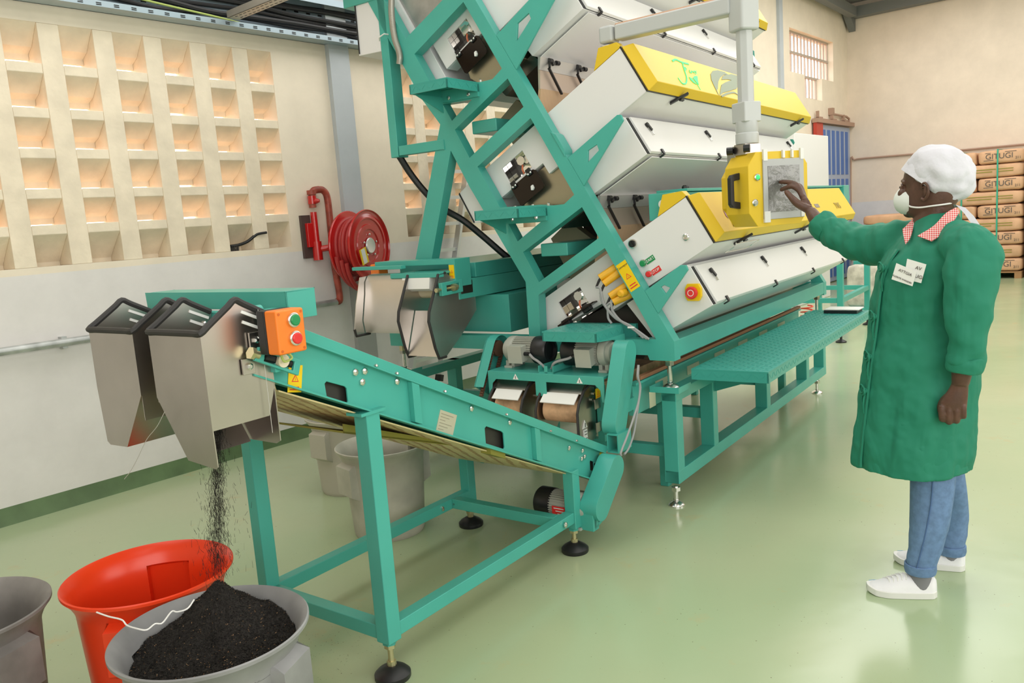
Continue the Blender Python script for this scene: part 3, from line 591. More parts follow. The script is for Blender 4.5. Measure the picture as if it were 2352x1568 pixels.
# transfer trough lying on the lowest tier
tt=MB().box(.10,3.62,-.02,.12,1.455,1.59).build('transfer_trough',TEAL,sm,smooth=0,bevel=.004)
MB().box(.22,3.62,-.04,.13,1.592,1.606).build('trough_lid',TEAL,tt,bevel=.002)
MB().box(.95,1.35,-.045,.10,1.590,1.609).build('trough_opening',BLACK,tt)
MB().lathe([(.02,0),(.02,.012),(.012,.02)],(.34,.02,1.606),(0,0,1),8).build('knob',BLACK,tt)
MB().cyl((.09,.04,1.535),(.10,.04,1.535),.022).build('plug',WHITEP,tt)
MB().cyl((3.62,.05,1.50),(3.70,.05,1.50),.10,24).box(3.5,3.68,-.05,.15,1.44,1.606).build('trough_end',TEAL,tt,bevel=.004)
# front beam joint plate
MB().prism(AB([(1.255,-.005),(1.225,.012),(1.13,.012),(1.10,-.005)]),'u',-.052,.03).build('joint_plate',TEAL,sm,bevel=.002)
# ---- controls on the lowest end panel
def onend(n,X,Y,u=UA): p=M.onu(*G(n,X,Y),u); return np.array(p)
p=onend('z5',485,500); ks=MB().cyl(p,p-UX*.012,.024,24).build('key_switch_ring',CHROME,sm); MB().cyl(p-UX*.012,p-UX*.018,.018,24).beam(p-UX*.02-e_*.014,p-UX*.02+e_*.014,.008,.01,UX).build('key_switch',BLACK,ks)
p=onend('z5',865,453); MB().lathe([(.017,0),(.017,.006),(.012,.010),(.006,.008)],p,(-1,0,0),24).build('panel_lock',CHROME,sm)
for X,Y,mt,lab,X2,Y2 in ((563,640,GREEN,'START',602,618),(605,718,RED,'STOP',647,695)):
    p=onend('z5',X,Y); ri=MB().cyl(p,p-UX*.014,.020,24).build('button_ring',CHROME,sm); MB().lathe([(.0155,.012),(.0155,.022),(.012,.025)],p,(-1,0,0),24).build('push_button',mt,ri)
    q=onend('z5',X2,Y2); yy=nv((0,.5,.866)); xx=nv((0,-.866,.5)); 
    MB().add([q-UX*t+xx*a+yy*b for t in (0,.002) for a,b in ((-.03,-.014),(.03,-.014),(.03,.014),(-.03,.014))],[(0,1,2,3),(4,5,6,7),(0,1,5,4),(1,2,6,5),(2,3,7,6),(3,0,4,7)]).build('button_label',mt,sm,smooth=0)
    text('button_lettering',lab,WHITEP,sm,q-UX*.0025,xx,yy,.02)
p=onend('z5',925,848); es=MB().prism([(p[1]+x,p[2]+y) for x,y in ((-.03,-.042),(.03,-.042),(.042,-.02),(.042,.02),(.03,.042),(-.03,.042),(-.042,.02),(-.042,-.02))],'u',p[0]-.02,p[0]).build('emergency_stop_guard',STICKY,sm,smooth=0,bevel=.003)
MB().lathe([(.018,.0),(.018,.025),(.03,.03),(.031,.042),(.026,.048)],p,(-1,0,0),28).build('emergency_stop',RED,es)
MB().lathe([(.013,.0482),(.016,.0482),(.016,.0490),(.013,.0490)],p,(-1,0,0),24,cap=False).build('arrow_ring',WHITEP,es)
# yellow plugs with cables on the near end
def cab(pts,r=.005,m=CABLE,par=sm,name='cable'): return MB().tube(bez(pts,6),r,8).build(name,m,par)
for i,(X,Y,X2,Y2) in enumerate(((1210,85,1085,165),(1250,145,1130,235),(1330,310,1210,385),(1385,400,1250,465))):
    a=onend('C',X,Y,-.0); b=onend('C',X2,Y2,-.03); d=nv(b-a)
    pl=MB().tube([a-d*.03,a,a+d*.02,a+d*.09,b,b+d*.018],[.020,.022,.021,.019,.014,.008],14).build('mains_plug',PLUG,sm)
    MB().tube([b+d*.01,b+d*.03+np.array((0,0,-.01)),b+d*.05+np.array((0,0,-.035))],[.008,.007,.006],10).build('cable_gland',BLACK,pl)
    cp_=[b+d*.05+np.array((0,0,-.035))]+[onend('C',*q,-.06) for q in (((1040,330),(1060,480),(1200,650),(1400,790),(1600,930)) if i==0 else ((1050,370),(1090,520),(1220,680),(1410,780),(1625,935)) if i==1 else ((1165,500),(1190,600),(1290,720),(1420,800),(1560,920)) if i==2 else ((1130,580),(1135,680),(1165,730),(1175,745)))]
    cab(cp_,.0065)
a=onend('C',1335,375,-.03); MB().lathe([(.020,0),(.020,.05),(.012,.06)],a,(-1,0,0),20).build('plug_cap',PLUG,sm)
a=onend('C',1410,795,-.065); MB().cyl(a-np.array((0,.018,.0)),a+np.array((0,.018,.0)),.005).build('cable_tie',WHITEP,sm)
# warning stickers
def sticker(fr,par,c,xx,yy,w_,h_,nrm,title=None):
    c=np.array(c,float); xx=nv(xx); yy=nv(yy); nrm=nv(nrm)
    def rect(cx,cy,w2,h2,t0,t1): return [c+xx*(cx+a*w2/2)+yy*(cy+b*h2/2)+nrm*t for t in (t0,t1) for a,b in ((-1,-1),(1,-1),(1,1),(-1,1))]
    FB=[(0,1,2,3),(4,5,6,7),(0,1,5,4),(1,2,6,5),(2,3,7,6),(3,0,4,7)]
    s=MB().add(rect(0,0,w_,h_,0,.001),FB).build('warning_label',STICKY,par,smooth=0)
    r=w_*.30; y0=-.02*h_
    def tri(rr,t0,t1): return [c+xx*(rr*math.sin(g))+yy*(y0+rr*math.cos(g))+nrm*t for t in (t0,t1) for g in (0,2*math.pi/3,4*math.pi/3)]
    TF=[(0,1,2),(3,4,5),(0,1,4,3),(1,2,5,4),(2,0,3,5)]
    MB().add(tri(r,.001,.0015),TF).build('warning_triangle',RED,s,smooth=0); MB().add(tri(r*.68,.0015,.002),TF).build('triangle_ground',STICKY,s,smooth=0)
    MB().add([c+xx*a*r+yy*(y0+b*r)+nrm*.0023 for a,b in ((.05,.5),(-.14,0),(0,.02),(-.05,-.4),(.14,.08),(0,.06))],[(0,1,2,3,4,5)]).build('lightning_mark',RED,s,smooth=0)
    if title: text('label_title',title,INK,s,c+yy*h_*.36+nrm*.0015,xx,yy,w_*.26,.0004)
    m=MB()
    for j,wd in ((0,.62),(1,.74)): m.add(rect(0,-h_*(.31+.09*j),w_*wd,h_*.035,.001,.0016),FB)
    m.build('label_lines',RED,s,smooth=0)
    return s
c_=M.onu(*G('C',1372,175),U0f); sticker(M,sm,(U0f,c_[1],c_[2]),(0,-.866,.5),(0,.5,.866),.062,.155,(-1,0,0),'Conveyor')
# long feet of the machine
def foot(par,u,v,z0,z1,r=.045,base=CHROME,rod=.012,name='levelling_foot'):
    m=MB().lathe([(r,0),(r,.006),(r*.85,.014),(r*.3,.026),(rod*1.3,.034)],(u,v,z0),(0,0,1),28).cyl((u,v,z0+.03),(u,v,z1-.03),rod,14).cyl((u,v,z1-.055),(u,v,z1-.035),rod*2.0,6)
    return m.build(name,base,par)
for u,v in ((0,0),(2.78,0),(0,1.80),(2.78,1.80)):
    fo=foot(sm,u,v,.617,.79,.045)
    MB().cyl((u,v,.735),(u,v,.79),.024,6).build('lock_nut',mat('brass_plated',(.55,.50,.30),.35,.8),fo)
# hanging grey cables at the near corner
cab([M.onv(*G('D',X,Y),.03) for X,Y in ((345,720),(335,860),(365,960),(350,1150),(290,1350),(215,1568),(140,1760))]+[K.w(0,0,0)*0+M.onv(*G('c',2230,240),.03)],.005)
cab([M.onv(*G('D',X,Y),.06) for X,Y in ((350,720),(345,870),(372,990),(345,1200),(320,1380),(285,1568),(230,1720))]+[M.onv(*G('c',2270,225),.06)],.005)
# black supply hose dropping at the back
bh=[M.onu(*G('z2',X,Y),.0) for X,Y in ((368,1125),(400,1250),(455,1380),(530,1500))]+[M.onu(*G('z4',X,Y),.0) for X,Y in ((640,340),(740,460),(850,600),(900,680))]
cab([np.array(p)+UX*.06*i for i,p in enumerate(bh)],.021,BLACK,sm,'supply_hose')
# ================================================================== STAND AND BENCH UNDER THE MACHINE
st=thing('support_stand','teal tube stand carrying the sorting machine with a chequer plate step bench along its front','stand',M)
def frame_side(v0,v1,far=False):
    a=.04
    MB().box(-.04,2.86,v0,v1,.13,.198).build('bottom_rail',TEAL,st,bevel=.004)
    MB().box(-.04,2.86,v0,v1,.555,.612).build('top_rail',TEAL,st,bevel=.004)
    for u0,u1 in ((-.04,.04),(.452,.518),(1.38,1.452),(2.305,2.376),(2.79,2.86)):
        MB().box(u0,u1,v0+.001,v1-.001,.13 if u0<0 or u0>2.7 else .195,.612).build('post',TEAL,st,bevel=.004)
frame_side(-.045,.035); frame_side(1.76,1.84)
for u in (.05,.50,1.41,2.34):
    z=.235 if u<.4 else .335
    MB().box(u,u+.05,.03,1.765,z,z+.06).build('cross_rail',TEAL,st,bevel=.004)
for u,v in ((0,0),(2.80,0),(0,1.80),(2.80,1.80)):
    MB().box(u-.075,u+.075,v-.075,v+.075,.608,.614).box(u-.075,u+.075,v-.078,v-.074,.608,.638).box(u-.075,u+.075,v+.074,v+.078,.608,.638).box(u-.078,u-.074,v-.078,v+.078,.608,.638).build('foot_tray',TEAL,st,smooth=0)
for u,v in ((0,-.005),(2.73,-.005),(0,1.80),(2.73,1.80)): foot(st,u,v,0,.135,.042)
dk=MB().box(.035,2.30,-.485,-.10,.707,.715).box(.035,.042,-.485,-.10,.66,.708).box(.035,2.30,-.485,-.478,.66,.708).box(2.293,2.30,-.485,-.10,.66,.708)
bars(dk,'z',.715,.05,2.29,-.475,-.11); bars(dk,'u',.035,-.475,-.11,.666,.710); bars(dk,'v',-.485,.05,2.29,.666,.710)
dk.build('bench_deck',TEALD,st,smooth=0)
MB().box(.06,2.28,-.46,-.13,.668,.706).build('deck_frame',TEALD,st,smooth=0)
for u in (.487,1.416,2.26):
    MB().prism([(-.045,.66),(-.45,.66),(-.42,.62),(-.045,.50)],'u',u-.005,u+.005).box(u-.035,u+.035,-.12,-.045,.612,.67).build('deck_bracket',TEALD,st,smooth=0)
# ================================================================== BELT CONVEYOR RUNNING UNDER THE MACHINE (two belts, two motors)
uc=thing('discharge_conveyor','teal double belt conveyor under the sorting machine with two grey motors on its end','conveyor',M)
V0,V1=.13,.93
MB().box(-.16,2.75,V0,V0+.03,.50,.655).build('side_panel',TEAL,uc,bevel=.003)
MB().box(-.16,2.75,V1-.03,V1,.50,.655).build('side_panel',TEAL,uc,bevel=.003)
MB().box(-.16,2.75,V0-.02,V0+.02,.655,.668).build('side_lip',TEAL,uc,bevel=.002)
MB().box(-.10,2.75,V0-.015,V0+.01,.672,.69).build('brown_seal_strip',mat('brown_seal',(.30,.14,.07),.6),uc,smooth=0)
for u in np.arange(.1,2.6,.42): MB().box(u,u+.17,V0-.004,V0+.002,.575,.625).build('inspection_plate',mat('pale_plate',(.50,.55,.42),.35),uc,smooth=0)
for va,vb in ((.338,.568),(.675,.872)):
    MB().lathe([(.062,va+.01),(.062,vb-.01)],(-.275,0,.535),(0,1,0),28).prism([(-.275,.597),(-.1,.64),(2.72,.640),(2.72,.53),(-.1,.5),(-.275,.473)],'v',va+.012,vb-.012).build('belt',DUSTY,uc,smooth=40)
    MB().prism([(-.315,.632),(-.255,.69),(-.10,.712),(-.10,.708),(-.255,.685),(-.312,.629)],'v',va,vb).build('cover_flap',STEEL,uc,smooth=0)
    MB().prism([(-.365,.590),(-.305,.640),(-.302,.637),(-.362,.586)],'v',va+.015,vb-.015).build('scraper',WHITEP,uc,smooth=0)
for v in (.328,.573,.664,.877):
    pts=[(-.16,.64),(-.24,.665),(-.30,.645),(-.355,.59),(-.375,.545),(-.375,.38),(-.22,.38),(-.16,.44)]
    ck=MB().prism(pts,'v',v,v+.004).build('cheek_plate',STEEL,uc,smooth=0)
    MB().tube([(u,v+.002,z) for u,z in pts[:6]],.007,8).build('edge_trim',RUB,ck)
    for u,z in ((-.21,.615),(-.235,.59),(-.20,.575)): MB().lathe([(.009,0),(.009,.006),(.004,.009)],(u,v-.001,z),(0,-1,0),6).build('bolt',CHROME,ck)
MB().box(-.40,-.30,.33,.88,.372,.384).build('lower_lip',STEELD,uc,smooth=0)
# motor shelf
sh=MB().box(-.32,-.02,.20,.90,.715,.728).prism([(.20,.728),(.90,.728),(.90,.60),(.885,.60),(.875,.66),(.85,.685),(.60,.685),(.60,.61),(.535,.61),(.535,.685),(.25,.685),(.222,.66),(.215,.60),(.20,.60)],'u',-.325,-.318)
sh.build('motor_shelf',TEAL,uc,smooth=0,bevel=.002)
for v in (.335,.72):
    TF=[(0,1,2),(3,4,5),(0,1,4,3),(1,2,5,4),(2,0,3,5)]
    t1=MB().add([(-.3255-t,v+.02*math.sin(g),.700+.02*math.cos(g)) for t in (0,.001) for g in (0,2.09,4.19)],TF).build('danger_triangle',WHITEP,uc,smooth=0)
    MB().beam((-.327,v,.708),(-.327,v,.693),.003,.001,(1,0,0)).build('mark',INK,t1,smooth=0)
def motor(par,c,ax,r=.062,ln=.17,box_side=(0,0,1),gear=True):
    """finned motor body with black fan cowl, terminal box, flange; ax points from the gear end to the fan end"""
    c=np.array(c,float); ax=nv(ax); a=np.array((0,0,1.)); x=nv(np.cross(ax,a)); m=MB().lathe([(r*.86,0),(r*.86,ln)],c,ax,32)
    for k in range(36):
        g=2*math.pi*k/36; d=x*math.cos(g)+np.cross(ax,x)*math.sin(g); m.beam(c+d*r*.93,c+d*r*.93+ax*ln,.0035,r*.16,d)
    b=m.build('motor_body',GREY,par,smooth=30)
    MB().lathe([(r*1.04,ln),(r*1.07,ln+.01),(r*1.07,ln+.075),(r*.95,ln+.085),(r*.70,ln+.087),(r*.66,ln+.07),(.01,ln+.07)],c,ax,36).build('fan_cowl',BLACK,b,smooth=40)
    MB().lathe([(r*.98,-.045),(r*1.04,-.032),(r*1.04,-.010),(r*.9,0),(r*.5,0)],c,ax,32).lathe([(r*.6,-.07),(r*.75,-.065),(r*.8,-.04)],c,ax,28).build('gear_head',GREY,b)
    bs=nv(box_side); q=c+ax*ln*.42+bs*(r*1.05); y=np.cross(bs,ax); m=MB().beam(q-bs*.02,q+bs*.035,.09,.085,ax); bb=m.build('terminal_box',GREY,b,bevel=.006)
    MB().beam(q+bs*.036,q+bs*.040,.095,.09,ax).build('box_lid',GREY,bb,bevel=.004)
    g=q+ax*.045+bs*.01; MB().cyl(g,g+ax*.025,.011,8).cyl(g+ax*.02,g+ax*.035,.008,10).build('cable_gland',BLACK,bb)
    f=MB()
    for s in (-1,1):
        f.add([],[])
    for t in (-.045,-.01): f.beam(c+ax*t+np.array((0,0,-r*.8)),c+ax*t+np.array((0,0,-r*1.28)),.02,r*1.3,ax if False else (0,0,1))
    f.beam(c+ax*-.03+x*r*.9+np.array((0,0,-r*1.26)),c+ax*-.03-x*r*.9+np.array((0,0,-r*1.26)),.05,.012)
    f.build('motor_foot',GREY,b,bevel=.002)
    return b,g
zm=.728+.070*1.34
b1,g1=motor(uc,(-.17,.80,zm),(0,-1,0),r=.070,ln=.125,box_side=(-1,0,-.10)); b2,g2=motor(uc,(-.17,.285,zm),(0,1,0),r=.070,ln=.125,box_side=(-1,0,-.15))
jb=MB().box(-.31,-.12,.495,.585,.728,.734).box(-.31,-.12,.495,.499,.728,.765).box(-.31,-.12,.581,.585,.728,.765).box(-.31,-.306,.53,.55,.728,.765); jb.build('cable_channel',TEAL,uc,smooth=0)
cab([g1+np.array((0,-.03,0)),g1+np.array((-.01,-.06,-.02)),(-.28,.60,.78),(-.27,.565,.745)],.007,CABLE,uc); cab([g2+np.array((0,.03,0)),g2+np.array((-.01,.05,-.01)),(-.28,.50,.78),(-.27,.53,.745)],.007,CABLE,uc)
# oblong chain guards
def oblong(c1,c2,r,v0,v1,name,par,mt=TEAL,n=16):
    c1=np.array(c1);c2=np.array(c2); d=nv(c2-c1); g0=math.atan2(d[1],d[0]); P=[(c1[0]+r*math.cos(g0+math.pi/2+math.pi*k/n),c1[1]+r*math.sin(g0+math.pi/2+math.pi*k/n)) for k in range(n+1)]+[(c2[0]+r*math.cos(g0-math.pi/2+math.pi*k/n),c2[1]+r*math.sin(g0-math.pi/2+math.pi*k/n)) for k in range(n+1)]
    return MB().prism(P,'v',v0,v1).build(name,mt,par,smooth=40,bevel=.003)
gv=.10
cA=M.uz(*G('D',258,565),gv); cB=M.uz(*G('D',140,1430),gv)
oblong(cA,cB,.058,gv,gv+.075,'chain_guard',TEAL and uc)
MB().box(cB[0]-.02,-.16,gv+.02,gv+.035,.54,.60).build('guard_bracket',TEAL,uc)
gl=.92; cC=(-.17,zm+.0); cD=(-.30,.60)
gd=MB(); 
n=14; c1=np.array(cC); c2=np.array(cD); d=nv(c2-c1); g0=math.atan2(d[1],d[0]); rr=.075
P=[(c1[0]+rr*math.cos(g0+math.pi/2+math.pi*k/n),c1[1]+rr*math.sin(g0+math.pi/2+math.pi*k/n)) for k in range(n+1)]; Q1=(P[-1][0]+d[0]*.25,P[-1][1]+d[1]*.25); Q0=(P[0][0]+d[0]*.25,P[0][1]+d[1]*.25)
gd.prism(P+[Q1,Q0],'v',gl+.045,gl+.052)
for p,q in zip([Q0]+P,P+[Q1]): gd.beam((p[0],gl+.02,p[1]),(q[0],gl+.02,q[1]),.055,.005,(0,1,0)) if False else gd.add([(p[0],gl-.01,p[1]),(q[0],gl-.01,q[1]),(q[0],gl+.05,q[1]),(p[0],gl+.05,p[1]),(p[0]*.97+c1[0]*.03,gl-.01,p[1]*.97+c1[1]*.03),(q[0]*.97+c1[0]*.03,gl-.01,q[1]*.97+c1[1]*.03),(q[0]*.97+c1[0]*.03,gl+.05,q[1]*.97+c1[1]*.03),(p[0]*.97+c1[0]*.03,gl+.05,p[1]*.97+c1[1]*.03)],[(0,1,2,3),(4,7,6,5),(0,4,5,1),(3,2,6,7),(1,5,6,2),(0,3,7,4)])
og=gd.build('open_chain_guard',TEAL,uc,smooth=0)
ch=MB()
for s in (-1,1):
    pp=np.array((-d[1],d[0]))*s*.042
    for k in range(20):
        a=c1+pp+d*.30*k/20; ch.cyl((a[0],gl+.005,a[1]),(a[0],gl+.025,a[1]),.0075,8)
ch.lathe([(.045,gl+.005),(.045,gl+.025)],(c1[0],0,c1[1]),(0,1,0),18); ch.build('drive_chain',mat('rusty_chain',(.16,.08,.05),.6,.4),uc,smooth=40)
pm=M.onv(*G('l',305,680),V0); MB().box(pm[0]-.035,pm[0]+.04,V0-.003,V0,pm[2]-.04,pm[2]+.045).build('rating_plate',CHROME,uc,smooth=0)
c_=(-.372,.130,.50); TF=[(0,1,2),(3,4,5),(0,1,4,3),(1,2,5,4),(2,0,3,5)]
dg=MB().box(-.335,-.30,.322,.327,.40,.455).add([(-.318+.027*math.sin(g),.327-t,.475+.027*math.cos(g)) for t in (0,.004) for g in (0,2.09,4.19)],TF).build('danger_label',WHITEP,uc,smooth=0)
MB().beam((-.318,.3205,.488),(-.318,.3205,.466),.004,.001,(0,1,0)).build('danger_mark',INK,dg,smooth=0)
for z in (.41,.43,.445): MB().beam((-.33,.3205,z),(-.306,.3205,z),.003,.001,(0,1,0)).build('danger_lines',INK,dg,smooth=0)
# inclined bracket with steel corner plates beside the cheek
for z in (.44,.56): MB().box(-.245,-.185,.300,.306,z-.02,z+.03).build('corner_plate',STEEL,uc,bevel=.002)
MB().box(-.19,-.155,.285,.325,.36,.65).build('corner_post',TEAL,uc,bevel=.003)
sticker(M,uc,(-.215,.298,.62),(1,0,0),(0,0,1),.05,.05,(0,-1,0))
for u in (.25,2.4): MB().box(u,u+.05,V0+.02,V0+.07,.0,.5).build('leg',TEAL,uc,bevel=.004); MB().box(u,u+.05,V1-.07,V1-.02,.0,.5).build('leg',TEAL,uc,bevel=.004)
# ================================================================== REAR OUTLET CONVEYOR (left of the end frame)
rc=thing('reject_conveyor','teal outlet conveyor passing behind the inclined frame with steel chutes at its end','conveyor',M)
A0,A1=1.15,1.72
MB().box(-.20,2.4,A0,A0+.03,1.095,1.205).build('side_panel',TEAL,rc,bevel=.003)
MB().box(-.20,2.4,A1-.03,A1,1.095,1.205).build('side_panel',TEAL,rc,bevel=.003)
MB().box(-.18,2.4,A0+.03,A1-.03,1.13,1.18).lathe([(.04,A0+.035),(.04,A1-.035)],(-.19,0,1.15),(0,1,0),24).build('belt',BELT,rc,smooth=40)
MB().box(-.05,2.4,A0-.01,A1,1.207,1.29).build('top_cover',TEALD,rc,smooth=0,bevel=.003)
hb=M.vz(*G('z4',430,640),-.28)
MB().prism([(A0-.015,1.17),(A0-.015,1.325),(A1+.02,1.325),(A1+.02,1.295),(A0+.03,1.295),(A0+.03,1.17)],'u',-.24,-.10).build('bridge',TEAL,rc,smooth=0,bevel=.003)
MB().box(-.33,-.29,A0+.30,A1+.12,1.285,1.305).box(-.33,-.10,A0+.02,A0+.34,1.250,1.262).box(-.36,-.32,A0,A0+.36,1.235,1.262).build('guide_rails',TEAL,rc,bevel=.002)
MB().box(-.20,-.12,A1+.03,A1+.10,1.24,1.31).build('switch_box',ORANGE,rc,bevel=.006)
sticker(M,rc,(-.2415,A0+.0075,1.255),(0,-1,0),(0,0,1),.036,.075,(-1,0,0))
MB().prism([(-.38,1.135),(-.20,1.14),(-.20,1.21),(-.38,1.205)],'v',A0-.03,A0-.005,[[(-.34,1.155),(-.23,1.158),(-.23,1.192),(-.34,1.188)]]).build('take_up_bracket',TEAL,rc,bevel=.003)
tb=MB().cyl((-.42,A0-.02,1.17),(-.20,A0-.02,1.175),.007,8).cyl((-.30,A0-.04,1.173),(-.275,A0-.04,1.173),.02,8).cyl((-.42,A0-.02,1.17),(-.40,A0-.02,1.17),.013,6); tb.build('adjusting_screw',mat('brass_plated',(.55,.50,.30)),rc)
MB().box(-.185,-.08,A0-.004,A0,1.125,1.195).build('rating_plate',STEELD,rc,smooth=0)
MB().prism([(-.36,1.235),(-.30,1.235),(-.30,1.19),(-.34,1.16),(-.37,1.175)],'v',A0+.07,A0+.27).build('scraper',WHITEP,rc,smooth=0)
MB().lathe([(.045,A0+.03),(.045,A0+.27)],(-.24,0,1.155),(0,1,0),26).build('roller',BELT,rc)
# outlet chutes : cheek plates with rubber edging, curved sheets between them
def chpt(X,Y,u): return M.vz(*G('z4',X,Y),u)
cheeks=[(A0+.005,0),(A0+.225,0),(A0+.56,1)]
def chk(v,part):
    pr=[(-.30,1.255),(-.36,1.25),(-.46,1.06),(-.47,1.01),(-.435,.86),(-.41,.80),(-.35,.80),(-.20,.90),(-.05,1.02),(-.05,1.10),(-.20,1.20)]
    if part: pr=[(-.30,1.255),(-.40,1.25),(-.45,1.10),(-.48,.96),(-.47,.92),(-.36,.92),(-.05,1.02),(-.05,1.10),(-.20,1.20)]
    c=MB().prism(pr,'v',v,v+.004).build('cheek_plate',PSTEEL,rc,smooth=0)
    sl=pr[0:7] if not part else pr[3:6]
    MB().tube([(u,v+.002,z) for u,z in sl],.008,8).build('edge_trim',RUB,c)
for v,p in cheeks: chk(v,p)
MB().add([(-.33,A0+.01,1.05),(-.33,A0+.22,1.05),(-.42,A0+.22,.81),(-.42,A0+.01,.81)],[(0,1,2,3)]).build('chute_sheet',PSTEEL,rc,smooth=0)
MB().loft([[(u,v,z) for v in (A0+.235,A0+.555)] for u,z in ((-.30,1.262),(-.34,1.255),(-.365,1.22),(-.375,1.15),(-.41,1.0),(-.40,.93))],cap=False,closed=False).build('curved_hood',PSTEEL,rc,smooth=60)
MB().box(.10,1.2,1.03,A1-.02,.868,1.09).build('outlet_casing',TEAL,rc,smooth=0,bevel=.004)
MB().box(.62,.8,.72,1.02,.868,1.12).build('white_casing',WHITE,rc,smooth=0)
for v in (A0+.1,A1-.1): MB().box(1.9,1.96,v-.03,v+.03,0,1.1).build('leg',TEAL,rc,bevel=.003)
# ================================================================== FRONT INCLINED CONVEYOR
fc=thing('inclined_conveyor','teal inclined belt conveyor in front with steel double hopper and orange switch box','conveyor',K)
KW=.66; SL=-.4795
def zt(u,off=0): return 1.1205+SL*u+off
nrm=nv((-SL,0,1)); dirb=nv((1,0,SL))
def side(v0,s):
    # channel side seen from outside: web, upper return lip, lower flange
    m=MB().prism([(-.43,1.138),(-.46,1.20),(-.40,1.30),(-.24,zt(-.24)),(1.49,zt(1.49)),(1.47,.36),(1.39,.275),(1.36,.284)],'v',v0,v0+s*.006)
    w_=m.build('side_channel',TEAL,fc,smooth=0)
    return w_
ch1=MB().prism([(-.43,1.138),(-.46,1.21),(-.24,zt(-.24,-.036)),(1.45,zt(1.45,-.036)),(1.47,.36),(1.375,.275)],'v',-.012,-.005,
   [[(-.165,1.015),(-.09,.975),(-.083,.980),(-.083,1.022),(-.09,1.03),(-.16,1.06),(-.168,1.055)],[(.585,.665),(.695,.612),(.70,.617),(.70,.675),(.69,.685),(.595,.73),(.585,.725)],[(1.335,.335),(1.365,.32),(1.37,.325),(1.37,.365),(1.34,.38),(1.335,.375)]])
ch1.build('side_channel',TEAL,fc,smooth=0,bevel=.002)
MB().prism([(-.30,zt(-.30)),(1.49,zt(1.49)),(1.45,zt(1.45,-.040)),(-.30,zt(-.30,-.040))],'v',-.030,-.022).prism([(-.30,zt(-.30,-.036)),(1.45,zt(1.45,-.036)),(1.45,zt(1.45,-.041)),(-.30,zt(-.30,-.041))],'v',-.036,-.006).build('skirt_board',TEAL,fc,smooth=0,bevel=.0015)
MB().prism([(-.30,zt(-.30)),(1.49,zt(1.49)),(1.47,zt(1.47,-.008)),(-.30,zt(-.30,-.008))],'v',-.028,.012).build('top_lip',TEAL,fc,smooth=0)
MB().prism([(-.30,zt(-.30)+.001),(1.49,zt(1.49)+.001),(1.49,zt(1.49)+.005),(-.30,zt(-.30)+.005)],'v',-.004,.0).build('rubber_skirt',BLACK,fc,smooth=0)
MB().prism([(-.43,1.138),(1.375,.275),(1.372,.270),(-.43,1.132)],'v',-.036,.01).build('bottom_flange',TEAL,fc,smooth=0)
MB().prism([(-.43,1.138),(-.46,1.20),(-.24,zt(-.24)),(1.49,zt(1.49)),(1.47,.36),(1.375,.275)],'v',KW,KW+.006).prism([(-.30,zt(-.30)),(1.49,zt(1.49)),(1.47,zt(1.47,-.008)),(-.30,zt(-.30,-.008))],'v',KW-.02,KW+.03).build('side_channel',TEAL,fc,smooth=0)
uS=K.onv(*G('d',445,560),-.03)[0]
for u in (uS-.012,.885):
    MB().prism([(u,zt(u,-.041)),(u+.035,zt(u+.035,-.041)),(u+.035,zt(u+.035,-.182)),(u,zt(u,-.182))],'v',-.034,-.012).build('stiffener',TEAL,fc,smooth=0,bevel=.002)
MB().prism([(-.25,zt(-.25,-.05)),(1.38,zt(1.38,-.05)),(1.38,zt(1.38,-.186)),(-.25,zt(-.25,-.186))],'v',.012,.016).build('dark_backing',DARK,fc,smooth=0)  # dark sheet added so the side openings look shaded inside
# belt loop
bt=MB().prism([(-.40,zt(-.40,-.05)),(1.42,zt(1.42,-.05)),(1.42,zt(1.42,-.065)),(-.40,zt(-.40,-.065))],'v',.02,KW-.02).build('belt',BELT,fc,smooth=0)
bw=MB().prism([(-.33,zt(-.33,-.21)),(1.18,zt(1.18,-.195)),(1.18,zt(1.18,-.2)),(-.33,zt(-.33,-.215))],'v',.0,KW).prism([(-.34,zt(-.34,-.16)),(-.33,zt(-.33,-.21)),(-.33,zt(-.33,-.215)),(-.35,zt(-.35,-.16))],'v',.01,KW-.01)
dsh=MB(); 
for i in range(12):
    for j in range(17):
        u=-.26+i*.122+(.06 if j%2 else 0)+RNG.uniform(-.012,.012); v=.025+j*.037; z=lambda uu:np.interp(uu,[-.33,1.18],[zt(-.33,-.215),zt(1.18,-.2)])-.0008
        if u>1.05: continue
        q4=[(u,v),(u+.075,v+.022),(u+.078,v+.029),(u+.003,v+.007)]; dsh.add([(a,b,z(a)) for a,b in q4],[(0,1,2,3)])
bw=bw.build('return_belt',mat('cream_underbelt',(.80,.64,.34),.5),fc,smooth=0,extra=[(dsh,mat('rust_dash',(.52,.20,.06),.5))])
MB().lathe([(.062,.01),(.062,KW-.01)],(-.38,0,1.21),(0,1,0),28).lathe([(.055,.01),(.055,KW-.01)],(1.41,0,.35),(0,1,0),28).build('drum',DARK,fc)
MB().prism([(.02,.868),(.60,.645),(.60,.632),(.02,.835)],'v',.14,.146).prism([(.60,.645),(.69,.602),(.69,.575),(.60,.618)],'v',-.02,.03).prism([(.02,.842),(.60,.640),(.60,.635),(.02,.835)],'v',.14,KW-.10).build('return_tray',mat('olive_steel',(.26,.24,.04),.5),fc,smooth=0)
BO=mat('brass_plated',(.55,.50,.30))
for u,off in ((-.045,-.075),(-.005,-.06),(-.02,-.10),(.135,-.055),(.51,-.055),(.74,-.055),(1.16,-.075),(1.27,-.065),(1.285,-.09),(1.26,-.105)):
    MB().lathe([(.012,0),(.012,.007),(.006,.010)],(u,-.012,zt(u,off)),(0,-1,0),6).build('bolt',CHROME,fc)
